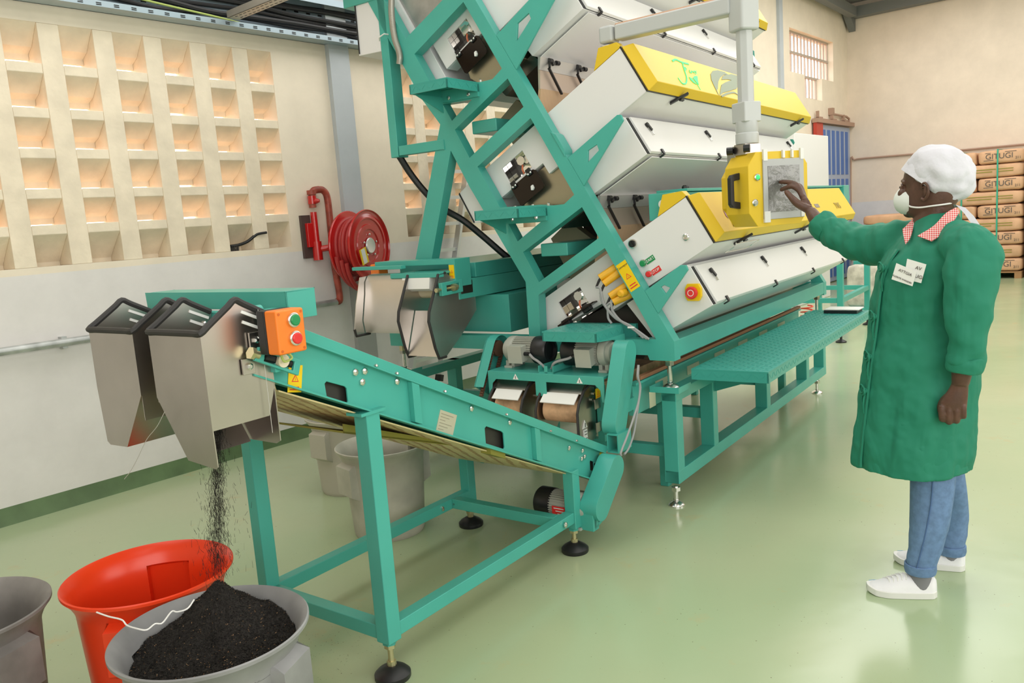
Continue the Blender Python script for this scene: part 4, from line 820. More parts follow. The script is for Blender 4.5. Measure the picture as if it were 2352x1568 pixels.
for u in (.03,.12,.35,.70,1.0,1.2): MB().lathe([(.007,0),(.007,.006),(.003,.009)],(u,-.03,zt(u,-.03)),nrm,8).lathe([(.007,0),(.007,.006),(.003,.009)],(u,-.026,zt(u,-.172)),nrm,8).build('screw',CHROME,fc) if False else MB().lathe([(.007,0),(.007,.006),(.003,.009)],(u,-.032,zt(u,-.034)),nrm,8).build('screw',CHROME,fc)
q=M; c_=K.onv(*G('d',640,635),-.012)
rpn=MB().beam(c_-dirb*.045,c_+dirb*.05,.003,.095,nrm); rpn=MB().prism([(c_[0]+dirb[0]*a+nrm[0]*b,c_[2]+dirb[2]*a+nrm[2]*b) for a,b in ((-.048,-.042),(.048,-.042),(.048,.042),(-.048,.042))],'v',-.0145,-.012); rpn=rpn.build('rating_plate',mat('plate_beige',(.62,.58,.46),.4,.4),fc,smooth=0)
m=MB()
for j in range(6):
    b=.03-.011*j; m.beam(c_+dirb*-.04+nrm*b+np.array((0,-.003,0)),c_+dirb*(.03-.02*(j%3))+nrm*b+np.array((0,-.003,0)),.002,.0006,(0,1,0))
m.build('plate_print',mat('plate_ink',(.30,.27,.2)),rpn,smooth=0)
# frame legs and rails
for nm,u0,u1,v0,v1,z0,z1 in (('leg',-.035,.025,-.035,.025,.135,.93),('leg',-.035,.025,.605,.66,.135,.92),('leg',1.145,1.20,-.035,.02,.115,.385),('leg',1.185,1.24,.61,.665,.09,.38)):
    MB().box(u0,u1,v0,v1,z0,z1).build(nm,TEAL,fc,bevel=.004)
MB().box(.025,1.145,-.030,.02,.145,.195).build('side_rail',TEAL,fc,bevel=.003)
MB().box(.025,1.19,.610,.66,.145,.195).build('side_rail',TEAL,fc,bevel=.003)
MB().box(-.03,.02,.02,.605,.143,.193).build('cross_rail',TEAL,fc,bevel=.003)
MB().box(1.05,1.10,.02,.61,.147,.195).build('cross_rail',TEAL,fc,bevel=.003)
for u,v in ((1.06,-.035),(1.02,.012),(.98,.61),(1.06,.6)): MB().lathe([(.013,0),(.013,.006),(.006,.01)],(u,v,.17),(0,-1,0) if v<0 else (-1,0,0),12).build('bolt',CHROME,fc)
for u,v,z1 in ((-.005,-.005,.135),(-.005,.633,.135),(1.17,-.007,.115),(1.212,.638,.09)):
    f_=MB().lathe([(.060,0),(.062,.004),(.062,.018),(.050,.030),(.024,.045),(.016,.046)],(u,v,0),(0,0,1),32).build('rubber_foot',BLACK,fc)
    MB().cyl((u,v,.04),(u,v,z1),.010,12).cyl((u,v,.046),(u,v,.062),.016,8).cyl((u,v,z1-.026),(u,v,z1-.010),.02,6).build('spindle',BO,f_)
    MB().cyl((u,v,z1-.012),(u,v,z1+.002),.024,6).build('leg_plug',TEALD,f_)
MB().box(-.06,.05,-.04,.03,.925,.935).build('leg_bracket',TEAL,fc,smooth=0)
# drive motor low at the tail with oblong guard
gB=K.uz(*G('c',2010,870),-.12)
mb,mg=motor(fc,(gB[0]-.01,.015,gB[1]-.01),(0,1,0),r=.066,ln=.115,box_side=(1,0,-.1))
q=np.array((gB[0]-.01,-.015,gB[1]-.01)); lb_=MB()
d1=nv((-.95,-.0,-.25)); 
MB().add([q+d1*.068+np.array((0,a,b)) +d1*t for t in (0,.002) for a,b in ((.045,-.03),(.12,-.03),(.12,.03),(.045,.03))],[(0,1,2,3),(4,5,6,7),(0,1,5,4),(1,2,6,5),(2,3,7,6),(3,0,4,7)]).build('motor_label',RED,mb,smooth=0)
m=MB()
for j in range(4): m.beam(q+d1*.0715+np.array((0,.055,.022-.013*j)),q+d1*.0715+np.array((0,.11-.01*j,.022-.013*j)),.005,.0008,d1)
m.build('motor_label_print',WHITEP,mb,smooth=0)
gA=K.uz(*G('c',2190,390),-.12); gB=K.uz(*G('c',2010,870),-.12)
og=oblong(gA,gB,.060,-.12,-.035,'belt_guard',fc)
MB().box(1.20,1.24,-.10,.02,.10,.20).prism([(1.19,.10),(1.30,.13),(1.30,.145),(1.22,.125),(1.22,.19),(1.19,.19)],'v',-.10,-.02).build('motor_mount',TEAL,fc,bevel=.003)
pt_=K.onv(*G('c',1960,395),-.02); MB().cyl((1.365,-.02,zt(1.365,-.11)),(1.44,-.02,zt(1.44,-.10)),.006,8).cyl((1.375,-.02,zt(1.375,-.11)),(1.39,-.02,zt(1.39,-.108)),.011,6).build('tension_screw',CHROME,fc)
MB().cyl((1.44,-.028,zt(1.44,-.055)),(1.44,-.012,zt(1.44,-.055)),.02,12).build('yellow_cap',STICKY,fc)
tu=K.onu(*G('c',2165,80),1.50); 
for s in (0,):
    hb_=MB().prism([(tu[1]-.03,tu[2]-.045),(tu[1]+.03,tu[2]-.045),(tu[1]+.03,tu[2]+.045),(tu[1]-.03,tu[2]+.045)],'u',1.47,1.60,[[(tu[1]-.025,tu[2]-.04),(tu[1]+.025,tu[2]-.04),(tu[1]+.025,tu[2]+.04),(tu[1]-.025,tu[2]+.04)]]).build('square_tube',TEAL,fc,smooth=0)
# head: cross beam over the belt, take-up bracket, switch box
MB().prism([(-.05,1.30),(.69,1.30),(.69,1.353),(-.05,1.353)],'u',-.305,-.30).box(-.305,-.20,-.05,.69,1.348,1.353).box(-.305,-.20,-.05,-.045,1.27,1.353).box(-.305,-.20,.685,.69,1.27,1.353).build('head_cover',TEAL,fc,smooth=0,bevel=.0015)
MB().prism([(-.05,1.13),(-.05,1.31),(-.02,1.31),(-.02,1.28),(.05,1.30),(.62,1.30),(.67,1.28),(.67,1.31),(.70,1.31),(.70,1.13),(.66,1.13),(.66,1.24),(-.01,1.24),(-.01,1.13)],'u',-.37,-.335).build('head_frame',TEAL,fc,smooth=0,bevel=.002)
for v in (.0,.31,.66): MB().cyl((-.40,v,1.305),(-.36,v,1.305),.017,16).build('hinge_barrel',TEAL,fc)
def kz(n,X,Y,v): p=K.onv(*G(n,X,Y),v); return (p[0],p[2])
tk=[kz('e',X,Y,-.06) for X,Y in ((1395,615),(1698,712),(1680,825),(1360,715))]; th=[kz('e',X,Y,-.06) for X,Y in ((1440,655),(1650,722),(1640,785),(1430,718))]
MB().prism(tk,'v',-.062,-.050,[th]).box(tk[0][0]+.01,tk[1][0]-.01,-.05,-.012,tk[1][1]+.02,tk[1][1]+.03).build('take_up_bracket',TEAL,fc,smooth=0,bevel=.003)
p=K.onv(*G('e',1550,715),-.05); MB().cyl((p[0],-.066,p[2]),(p[0],-.03,p[2]),.019,20).build('shaft_end',BELT,fc)
MB().tube([K.onv(*G('e',1430,688),-.045),K.onv(*G('e',1660,745),-.045)],.012,10).build('take_up_rod',BLACK,fc)
p=K.onv(*G('e',1335,660),-.055); p2=K.onv(*G('e',1390,675),-.055); MB().cyl(p,p2,.013,14).cyl(p-(p2-p)*.1,p+(p2-p)*.35,.018,6).build('take_up_nut',BO,fc)
bx=[kz('e',X,Y,-.13) for X,Y in ((1578,342),(1722,386),(1690,678),(1490,640))]
sc=K.onv(*G('e',1600,510),-.13)
ob=MB().box(sc[0]-.052,sc[0]+.042,-.155,-.105,sc[2]-.056,sc[2]+.064).build('switch_box',ORANGE,fc,bevel=.006)
MB().box(sc[0]-.052,sc[0]+.042,-.104,-.07,sc[2]-.056,sc[2]+.064).build('box_back',BLACK,ob,bevel=.004)
for dz,mt in ((.028,GREEN),(-.022,RED)):
    p=np.array((sc[0]+.002,-.155,sc[2]+dz+.006)); r_=MB().lathe([(.020,0),(.020,.008),(.0165,.010)],p,(0,-1,0),24).build('button_ring',CHROME,ob); MB().lathe([(.0155,.009),(.0155,.014),(.013,.016)],p,(0,-1,0),24).build('push_button',mt,r_)
for a,b in ((-.042,-.046),(.032,-.046),(-.042,.054),(.032,.054)): MB().lathe([(.004,0),(.004,.001)],(sc[0]+a,-.155,sc[2]+b),(0,-1,0),10).build('screw',mat('orange_dark',(.6,.12,.01),.5),ob)
MB().tube(bez([(sc[0]+.0,-.09,sc[2]-.065),(sc[0]+.01,-.09,sc[2]-.085),(sc[0]+.04,-.085,sc[2]-.08),(sc[0]+.03,-.08,sc[2]-.062)],5),.0035,8).build('box_wire',GY,ob)
p=K.onv(*G('e',1655,845),-.0135); sticker(K,fc,(p[0],-.013,p[2]),(1,0,-.2),(.2,0,1),.05,.08,(0,-1,0))
for X,Y in ((1365,565),(1315,755)):
    p=K.onv(*G('e',X,Y),-.035); cpn=MB().box(p[0]-.02,p[0]+.02,-.04,-.034,p[2]-.022,p[2]+.022).build('corner_plate',STEEL,fc,bevel=.001); MB().lathe([(.010,0),(.010,.007),(.005,.01)],(p[0],-.04,p[2]),(0,-1,0),6).build('bolt',CHROME,cpn)
# hoppers
def hopper(v0,v1,mir,name):
    T_=.003
    rimf=1.272; pk=(-.46,1.345); bk=(-.375,1.30)
    hp=MB()
    # front plate (u=-.57), tapering below
    if not mir: fp_=[(v0,rimf),(v1,rimf),(v1,1.085),(v0+.135,.915),(v0+.005,.905),(v0-.003,.912),(v0,1.01)]
    else: fp_=[(v0,1.276),(v1,1.276),(v1,1.095),(v1-.015,.925),(v1-.03,.915),(v0+.12,.918),(v0,1.084)]
    hp.prism(fp_,'u',-.575,-.572)
    # side plates
    def sp(v,zl): return [(-.572,rimf),(pk[0],pk[1]),(bk[0],bk[1]),(-.365,1.20),(-.362,1.096),(-.392,zl),(-.572,zl)]
    hp.prism(sp(v0,1.01),'v',v0,v0+T_); hp.prism(sp(v1,1.07),'v',v1-T_,v1)
    # sloped lower wall on the tapering side
    if not mir: hp.add([(-.572,v1,1.085),(-.37,v1,1.085),(-.37,v0+.135,.915),(-.572,v0+.135,.915)],[(0,1,2,3)])
    else: hp.add([(-.572,v0,1.084),(-.37,v0,1.084),(-.37,v0+.12,.918),(-.572,v0+.12,.918)],[(0,1,2,3)])
    hp.prism([(v0,1.10),(v1,1.10),(v1-.02,.92),(v0+.02,.92),(v0,.93)],'u',-.366,-.363)
    m=MB()
    for dz in (-.02,-.048):
        for v in (v0-.0006,v1-T_-.0008):
            a=np.array((-.445,v,1.333+dz)); b=np.array((-.385,v,1.305+dz)); m.beam(a,b,T_+.0014,.008,(0,0,1))
    o=hp.build(name,STEEL,fc,smooth=0,extra=[(m,WHITEP)])
    e=[(-.574,v0,rimf),(pk[0],v0,pk[1]+.002),(bk[0],v0,bk[1]+.002)]; e2=[(bk[0],v1,bk[1]+.002),(pk[0],v1,pk[1]+.002),(-.574,v1,rimf)]
    MB().tube(bez([np.array(p) for p in e2[:1]]+[np.array(e2[0])*.3+np.array(e2[1])*.7,np.array(e2[1]),np.array(e2[1])*.8+np.array(e2[2])*.2],3)+bez([np.array(e2[1])*.2+np.array(e2[2])*.8,np.array(e2[2]),np.array(e2[2])*.85+np.array(e[0])*.15],3)+bez([np.array(e2[2])*.15+np.array(e[0])*.85,np.array(e[0]),np.array(e[0])*.8+np.array(e[1])*.2],3)+bez([np.array(e[0])*.2+np.array(e[1])*.8,np.array(e[1]),np.array(e[1])*.7+np.array(e[2])*.3,np.array(e[2])],3),.0095,8).build('edge_trim',RUB,o)
    for uu,zz_ in ((-.40,1.27),(-.40,1.25)): MB().lathe([(.008,0),(.008,.006),(.004,.009)],(uu,v1-T_,zz_),(0,-1,0),6).build('bolt',CHROME,o)
    return o
hopper(-.03,.222,False,'hopper'); hopper(.306,.556,True,'hopper')
# ================================================================== TALL PLASTIC BINS
def bin_mesh(R,Hh,blocks,n=144,rb=.75):
    """hollow tapered tub: outer wall, rolled rim, inner wall; blocks = angles of the pressed out hand holds"""
    prof=[(R*rb*.0,.0),(R*rb*.97,.0),(R*rb,.012)]
    zs=np.linspace(.02,Hh-.075,14); wall=lambda z:R*(rb+(.855-rb)*(z/(Hh-.07)))
    prof+=[(wall(z),z) for z in zs]+[(R*.87,Hh-.060),(R*.915,Hh-.036),(R*.965,Hh-.020),(R*1.0,Hh-.010),(R*1.0,Hh-.002),(R*.985,Hh+.001),(R*.945,Hh-.007),(R*.885,Hh-.030),(R*.848,Hh-.060)]
    prof+=[(wall(z)-.006,z) for z in zs[::-1]]+[(R*rb-.006,.018),(0.0,.016)]
    vs=[];fs=[]
    for r,z in prof:
        for j in range(n):
            g=2*math.pi*j/n; rr=r
            if r>R*.5 and Hh-.235<z<Hh-.06:
                for b in blocks:
                    dd=(g-b+math.pi)%(2*math.pi)-math.pi
                    if abs(dd)<.30: rr=max(r,R*.97/max(.8,math.cos(dd))-(0 if r>=wall(z)-.003 else .007))
            vs.append((rr*math.cos(g),rr*math.sin(g),z))
    for i in range(len(prof)-1):
        for j in range(n): fs.append((i*n+j,i*n+(j+1)%n,(i+1)*n+(j+1)%n,(i+1)*n+j))
    m=MB(); m.add(vs,fs); return m
BGREY=mat('grey_bin_plastic',(.27,.27,.275),.45,noise=.25,nscale=5); BRED=mat('red_bin_plastic',(.86,.055,.012),.30,noise=.05,nscale=5); BBEI=mat('beige_bin_plastic',(.46,.44,.37),.5,noise=.15,nscale=7)
def tub(name,label,x,y,R,Hh,mt,blocks,group=None):
    o=bin_mesh(R,Hh,blocks).build(name,mt,smooth=40); o.location=(x,y,0); return tag(o,label,'bin',group)
zr=.52
def ctr(l,r,z): a=zpl(*l,z); b=zpl(*r,z); return (a+b)/2,np.hypot(*(a-b)[:2])/2
c1_,r1_=ctr((245,1490),(707,1394),zr)
RB=.248
tub('storage_bin','grey plastic bin heaped with black tea leaf, nearest in front',c1_[0],c1_[1],RB,zr,BGREY,(2.88,-.26))
c2_,r2_=ctr((138,1356),(529,1268),zr)
d12=np.hypot(c2_[0]-c1_[0],c2_[1]-c1_[1]); print('bins',c1_,r1_,c2_,r2_,d12)
tub('storage_bin','bright orange red plastic bin standing empty behind the tea filled bin',c2_[0],c2_[1],min(RB,d12-RB-.004),zr,BRED,(1.72,1.72-math.pi))
tub('storage_bin','dark grey empty plastic bin cut off by the left edge of the picture',-1.635,2.17,.245,zr,mat('dusty_grey_bin',(.24,.225,.215),.5,noise=.3,nscale=6),(-.35,-.35+math.pi))
bb_=zpl(812,1140); bb_=bb_+.18*nv(np.array((bb_[0],bb_[1],0))); print('bb',bb_)
cm=zpl(900,1215); 
tub('storage_bin','beige plastic bin standing on the floor beneath the inclined conveyor',-.688,3.945,.235,.455,BBEI,(-2.45,-2.45+math.pi))
tub('storage_bin','beige plastic bin half hidden behind the one beneath the inclined conveyor',bb_[0],bb_[1],.235,.455,mat('pale_bin_plastic',(.50,.47,.40),.5),(-2.2,1.0))
# moulded step inside the empty red bin
rb_=[o for o in COL.objects if o.get('label','').startswith('bright orange red plastic')][0]
sa=1.50; MB().beam((.150*math.cos(sa),.150*math.sin(sa),.27),(.198*math.cos(sa),.198*math.sin(sa),.285),.085,.07).build('moulded_step',BRED,rb_,bevel=.012,seg=3)
# tea heap
TEA=mat('black_tea',(.018,.014,.011),.75,noise=.6,nscale=260,bump=1,bscale=240)
tv=[];tf=[]; nr,na=46,150; pk_=zpl(500,1325,.60)-np.array((c1_[0],c1_[1],0)); prnd=np.random.default_rng(3)
def teaz(x,y):
    d=math.hypot(x-pk_[0],y-pk_[1]); return .437+.100*math.exp(-(d/.085)**1.5)+.050*math.exp(-(d/.19)**2)+.008*math.sin(x*31+1)*math.sin(y*27)+.005*math.sin(x*75)*math.cos(y*64)
RT=.212
for i in range(nr+1):
    for j in range(na):
        r=RT*i/nr; g=2*math.pi*j/na; x,y=r*math.cos(g),r*math.sin(g); tv.append((x,y,teaz(x,y)+prnd.normal(0,.0013)))
for i in range(nr):
    for j in range(na): tf.append((i*na+j,i*na+(j+1)%na,(i+1)*na+(j+1)%na,(i+1)*na+j))
t_=MB().add(tv,tf)
def slivers(n,fn,rg,ln=(.003,.008),w=.0008):
    vs=[];fs=[]
    for _ in range(n):
        p,vert=fn(rg); L_=rg.uniform(*ln); d=rg.normal(0,1,3)
        if vert: d=d*.25+np.array((0,0,1))
        else: d[2]*=.5
        d=nv(d); s=nv(np.cross(d,rg.normal(0,1,3))); k=len(vs); vs+=[p-d*L_/2-s*w,p-d*L_/2+s*w,p+d*L_/2+s*w*.6,p+d*L_/2-s*w*.6]; fs.append((k,k+1,k+2,k+3))
    return vs,fs
def fh(rg):
    r=RT*math.sqrt(rg.uniform(0,1)); g=rg.uniform(0,6.283); x,y=r*math.cos(g),r*math.sin(g); return np.array((x,y,teaz(x,y)+rg.uniform(0,.003))),False
t_.add(*slivers(17000,fh,prnd))
t2_=MB(); t2_.add(*slivers(500,fh,prnd,(.003,.006)))
th_=t_.build('tea_heap',TEA,smooth=0,extra=[(t2_,mat('tea_stalk',(.30,.17,.08),.6))]); th_.location=(c1_[0],c1_[1],0); tag(th_,'heap of loose black tea leaf filling the nearest grey bin','tea',None,'stuff')
s0=K.w(-.50,.06,1.0); s1=np.array((c1_[0]+pk_[0],c1_[1]+pk_[1],.60))
def fs_(rg):
    t=rg.uniform(0,1)**.9; p=s0*(1-t)+s1*t; p=p+np.array((0,0,.05*t*(1-t))); w_=.007+.008*t; q=rg.normal(0,w_,3); q[2]=0
    if rg.uniform()<.2: q*=2.4
    return p+q,True
ts=MB(); ts.add(*slivers(3000,fs_,prnd,(.005,.022),.00045)); tag(ts.build('tea_stream',TEA,smooth=0),'thin stream of black tea leaf falling from the steel hopper into the grey bin','tea',None,'stuff')
def fsp(rg):
    c=[zpl(730,1490),zpl(1010,1180),zpl(1150,1130)][rg.integers(0,3)]; return np.array((c[0]+rg.normal(0,.16),c[1]+rg.normal(0,.13),.0012)),False
sv,sf=slivers(750,fsp,prnd,(.002,.006),.0009)
for i,p in enumerate(sv): sv[i]=np.array((p[0],p[1],abs(p[2]-.0012)*.2+.0008))
tag(MB().add(sv,sf).build('spilled_tea',mat('tea_crumbs',(.06,.045,.03),.8),smooth=0),'scattered crumbs of tea spilled on the green floor around the front conveyor','tea',None,'stuff')
# threads and twine
def pz(x,y,z): return zpl(x,y,z)
z8=lambda X,Y,z:zpl(X/2.613,1000+Y/2.613,z)
tw=[z8(580,1060,.53),z8(650,1085,.53),z8(730,1105,.535),z8(762,1138,.530),z8(820,1158,.535),z8(880,1166,.535),z8(930,1130,.535),z8(975,1124,.535),z8(1030,1056,.54),z8(1065,1058,.54),z8(1125,1038,.545),z8(1165,985,.555)]
tag(MB().tube(bez(tw,5),.0022,6).build('twine',WHITEP),'white twine straggling over the rim of the tea filled grey bin','string')
th1=[K.onu(*G('e',*q),-.40) for q in ((1355,345),(1358,420),(1338,560),(1336,660),(1400,850),(1470,980),(1520,1140),(1500,1235))]
tag(MB().tube(bez([K.w(*p)+np.array((0,0,0))-K.v*.0 for p in [(q[0],-.045,q[2]) for q in th1]],5),.0009,5).build('loose_thread',mat('thread',(.55,.54,.50),.5)),'thin loose thread trailing from the nearer steel hopper','string')
th2=[K.onu(*G('e',*q),-.60) for q in ((715,1085),(660,1190),(585,1285),(520,1420),(470,1510),(425,1568))]
tag(MB().tube(bez([K.w(*p) for p in th2],5),.0009,5).build('loose_thread',mat('thread',(.55,.54,.50),.5)),'thin loose thread hanging below the farther steel hopper','string')
# ================================================================== CONTROL PANEL ON ITS ARM
PF=Fr(zpl(2135,1325),math.atan2(*zpl(2135,1325)[:2]))     # the person's frame: u away from the viewer, v to the left
def pp(x,y,u): p=PF.onu(x,y,u); return np.array((u,p[1],p[2]))
tip=PF.w(*pp(1786,418,.50))
BY=math.radians(158+180)
nB=np.array((math.sin(BY),math.cos(BY),0))                 # points into the box
BF=Fr((0,0,0),BY); tl=BF.loc(tip); BF=Fr(nB*(tip@nB),BY)
cpn=thing('control_panel','yellow touch screen control box hanging from a grey swing arm in front of the person','control panel',BF)
BX=lambda X,Y,u=0: tuple(BF.onu(*G('p',X,Y),u)[1:])
oc=[BX(640,315),BX(1285,315),BX(1343,460),BX(1310,985),BX(1190,1360),BX(540,1445),BX(475,1270),BX(540,465)]
vs_=[q[0] for q in oc]; zs_=[q[1] for q in oc]; vl,vr=max(vs_),min(vs_); zb_,zt_=min(zs_),max(zs_); c45=.055
oc=[(vl-.045,zt_),(vr+.045,zt_),(vr,zt_-.06),(vr,zb_+.06),(vr+.045,zb_+.0),(vl-.045,zb_),(vl,zb_+.06),(vl,zt_-.06)]
DB=.17
bx_=MB().prism(oc,'u',0.004,DB).build('housing',YEL,cpn,smooth=0,bevel=.003)
MB().prism([(vl-.05,zt_-.05),(vr+.05,zt_-.05),(vr+.02,zt_-.1),(vr+.02,zb_+.09),(vr+.05,zb_+.05),(vl-.05,zb_+.05),(vl-.015,zb_+.09),(vl-.015,zt_-.1)],'u',DB,DB+.05).build('rear_housing',YEL,cpn,smooth=0,bevel=.003)
sL,sR=BX(668,700)[0],BX(1277,700)[0]; sT=BX(960,415)[1]; sB=BX(900,1320)[1]
sF=MB().prism([(sL,sT),(sR,sT),(sR,sB),(sL,sB)],'u',-.004,.004).build('screen_bezel',mat('bezel_grey',(.45,.46,.46),.4),cpn,smooth=0,bevel=.002)
iL,iR=BX(735,700)[0],BX(1205,700)[0]; iT=BX(960,520)[1]; iB=BX(900,1215)[1]
FILM=mat('wrinkled_film_screen',(.20,.20,.19),.16,noise=.35,nscale=9,bump=1,bscale=22,coat=.6)
MB().prism([(iL,iT),(iR,iT),(iR,iB),(iL,iB)],'u',-.006,-.003).build('touch_screen',FILM,sF,smooth=0)
for (v,z,w_,h_) in ((sL-.012,sT+.018,.022,.05),(sR+.012,sT+.018,.018,.05),(sL-.016,sB+.012,.032,.05),(sR+.012,sB+.02,.02,.035),((sL+sR)/2-.0,sT+.02,.012,.035),((sL+sR)/2-.05,sT+.02,.01,.035)):
    MB().prism([(v-w_/2,z-h_/2),(v+w_/2,z-h_/2),(v+w_/2,z+h_/2),(v-w_/2,z+h_/2)],'u',-.0075,.0035).build('clear_tape',mat('clear_tape',(.75,.75,.72),.3),sF,smooth=0)
for Y,mt in ((698,GREEN),(1080,GREY)):
    q=BX(585 if mt is GREEN else 552,Y); r_=MB().lathe([(.016,0),(.016,.006),(.012,.008)],(0.004,q[0],q[1]),(-1,0,0),24).build('button_ring',CHROME,cpn); MB().lathe([(.0105,.007),(.0105,.010),(.004,.012)],(0.004,q[0],q[1]),(-1,0,0),20).build('push_button',mt if mt is GREY else mat('green_lamp',(.02,.5,.12),.4,emit=(.05,.9,.2),es=.6),r_)
for s,vv in ((1,vl),(-1,vr)):
    h=MB(); z0,z1=zb_+.085,zt_-.085; u_=.075
    h.prism([(vv,z0),(vv+s*.042,z0+.008),(vv+s*.052,z0+.022),(vv+s*.052,z1-.022),(vv+s*.042,z1-.008),(vv,z1),(vv,z1-.03),(vv+s*.033,z1-.036),(vv+s*.033,z0+.036),(vv,z0+.03)],'u',u_-.013,u_+.013); h.build('handle',BLACK,cpn,smooth=0,bevel=.003)
# hinge bracket, post, arm
tx=BF.onu(*G('p',430,60),.10); zp_=zt_
hv=tx[1]
MB().box(.06,.14,hv-.045,hv+.045,zt_-.005,zt_+.045).box(.14,.20,hv-.05,hv+.04,zt_-.10,zt_+.04).build('tilt_bracket',STEEL,cpn,smooth=0,bevel=.003)
for du in (.04,.16): MB().cyl((du-.02,hv+.05,zt_+.02),(du+.0,hv+.07,zt_+.02),.018,8).build('knob',BLACK,cpn)
hc=np.array((.10,hv,zt_+.045))
MB().lathe([(.050,0),(.052,.01),(.052,.045),(.048,.05),(.050,.055),(.050,.10)],hc,(0,0,1),28).build('swivel_joint',GREYL,cpn)
ztop=PF.w(0,0,0)[2]+BF.onu(1712,62,.10)[2]
MB().prism([(hc[0]+.038*math.cos(g),hc[1]+.038*math.sin(g)) for g in np.linspace(.39,.39+2*math.pi,9)[:-1]],'z',hc[2]+.10,ztop).build('post',GREYL,cpn,smooth=0,bevel=.003)
MB().box(hc[0]-.047,hc[0]+.047,hc[1]-.047,hc[1]+.047,hc[2]+.095,hc[2]+.185).build('lower_sleeve',GREYL,cpn,bevel=.006)
el=MB().box(hc[0]-.05,hc[0]+.05,hc[1]-.05,hc[1]+.05,ztop-.02,ztop+.16); el.build('elbow',GREYL,cpn,bevel=.012)
# arm back to the machine
abase=BF.loc(M.w(.10,*vz(1.375+.02,.40)))
za=ztop+.10; dv=np.array((abase[0]-hc[0],abase[1]-hc[1],0)); ld=np.linalg.norm(dv); dv/=ld
p0=np.array((hc[0],hc[1],za))+dv*.05; p1=np.array((abase[0],abase[1],za+.0))
tgt=BF.loc(M.w(*M.onu(1420,82,.12)))
MB().beam(p0,p1-dv*.06,.075,.075).build('swing_arm',GREYL,cpn,bevel=.01)
MB().beam(p0+np.array((0,0,.041)),p1-dv*.06+np.array((0,0,.041)),.05,.006).build('arm_cover_strip',mat('peach_strip',(.70,.45,.32),.5),cpn,smooth=0)
MB().beam(p1-dv*.05,p1+dv*.03,.085,.085).build('base_elbow',GREYL,cpn,bevel=.015)
MB().cyl((p1[0],p1[1],abase[2]-.01),(p1[0],p1[1],za-.05),.04,24).cyl((p1[0],p1[1],abase[2]-.02),(p1[0],p1[1],abase[2]+.012),.052,28).build('base_swivel',ALU,cpn)
print('arm z',za,'base z',abase, 'proj base',)
# ================================================================== THINGS ON AND BEHIND THE BENCH
nb=thing('notebook','black covered notebook lying with papers on the far end of the step bench','book',M)
MB().prism([(2.10,-.44),(2.27,-.44),(2.28,-.22),(2.11,-.22)],'z',.716,.738).build('cover',BLACK,nb,smooth=0,bevel=.002)
MB().prism([(2.105,-.45),(2.265,-.452),(2.275,-.225),(2.115,-.225)],'z',.7385,.744).build('paper',WHITEP,nb,smooth=0)
ft=thing('packing_frame','teal tube frame of another machine standing on the floor behind the bench','frame',Fr(zpl(1932,786),YM))
FT=Fr(zpl(1932,786),YM)
for u,v in ((0,0),(0,.55),(1.3,0),(1.3,.55)): 
    MB().box(u-.03,u+.03,v-.03,v+.03,.10,1.15).build('leg',TEAL,ft,bevel=.003); MB().lathe([(.055,0),(.055,.012),(.02,.03),(.012,.035),(.012,.1)],(u,v,0),(0,0,1),20).build('rubber_foot',BLACK,ft)
for z in (.42,1.1):
    MB().box(0,1.3,-.025,.025,z,z+.05).build('rail',TEAL,ft); MB().box(0,1.3,.525,.575,z,z+.05).build('rail',TEAL,ft); MB().box(-.025,.025,0,.55,z,z+.05).build('rail',TEAL,ft); MB().box(1.275,1.325,0,.55,z,z+.05).build('rail',TEAL,ft)
def sack_mesh(u0,u1,v0,v1,z0,z1,seed):
    rg=random.Random(seed); cu,cv_,cz=(u0+u1)/2,(v0+v1)/2,(z0+z1)/2; a,b,c=(u1-u0)/2,(v1-v0)/2,(z1-z0)/2; vs=[];fs=[]; n,m=36,14
    ph=rg.uniform(0,6)
    for i in range(m+1):
        t=math.pi*(i/m-.5)
        for j in range(n):
            g=2*math.pi*j/n; sg=lambda x,e:math.copysign(abs(x)**e,x)
            vs.append((cu+a*sg(math.cos(t),.22)*sg(math.cos(g),.22),cv_+b*sg(math.cos(t),.22)*sg(math.sin(g),.20)+.006*math.sin(3*t+ph),cz+c*sg(math.sin(t),.34)+.004*math.sin(5*g+ph)*math.cos(t)))
    for i in range(m):
        for j in range(n): fs.append((i*n+j,i*n+(j+1)%n,(i+1)*n+(j+1)%n,(i+1)*n+j))
    return MB().add(vs,fs)
SF=Fr(zpl(1990,715),YM)
MB().box(.2,.6,-.3,.2,.60,.655).build('ledge',TEAL,ft,fr=None) if False else None
tag(MB().box(.2,.6,-.3,.2,.0,.655).build('steel_counter',TEALD,fr=SF,smooth=0,bevel=.004),'low teal counter box behind the person with a white bag on it','counter')
tag(MB().box(-.2,.18,-.22,.22,0,.07).build('scale_base',TEAL,fr=SF,bevel=.01),'teal floor scale behind the person at the packing frame','scale')
sk=sack_mesh(-.15,.15,-.22,.22,.072,.62,5).build('filled_sack',mat('pale_sack',(.60,.56,.48),.8,noise=.25,nscale=12,bump=.8,bscale=14),fr=SF,smooth=60); tag(sk,'pale filled paper sack standing upright behind the person by the packing frame','sack')
sb=sack_mesh(.22,.58,-.24,.14,.66,.90,6).build('white_bag',mat('white_bag',(.75,.70,.70),.6,noise=.2,nscale=20,bump=.8,bscale=18),fr=SF,smooth=60); tag(sb,'white plastic bag lying on the low teal counter beside the packing frame','bag')
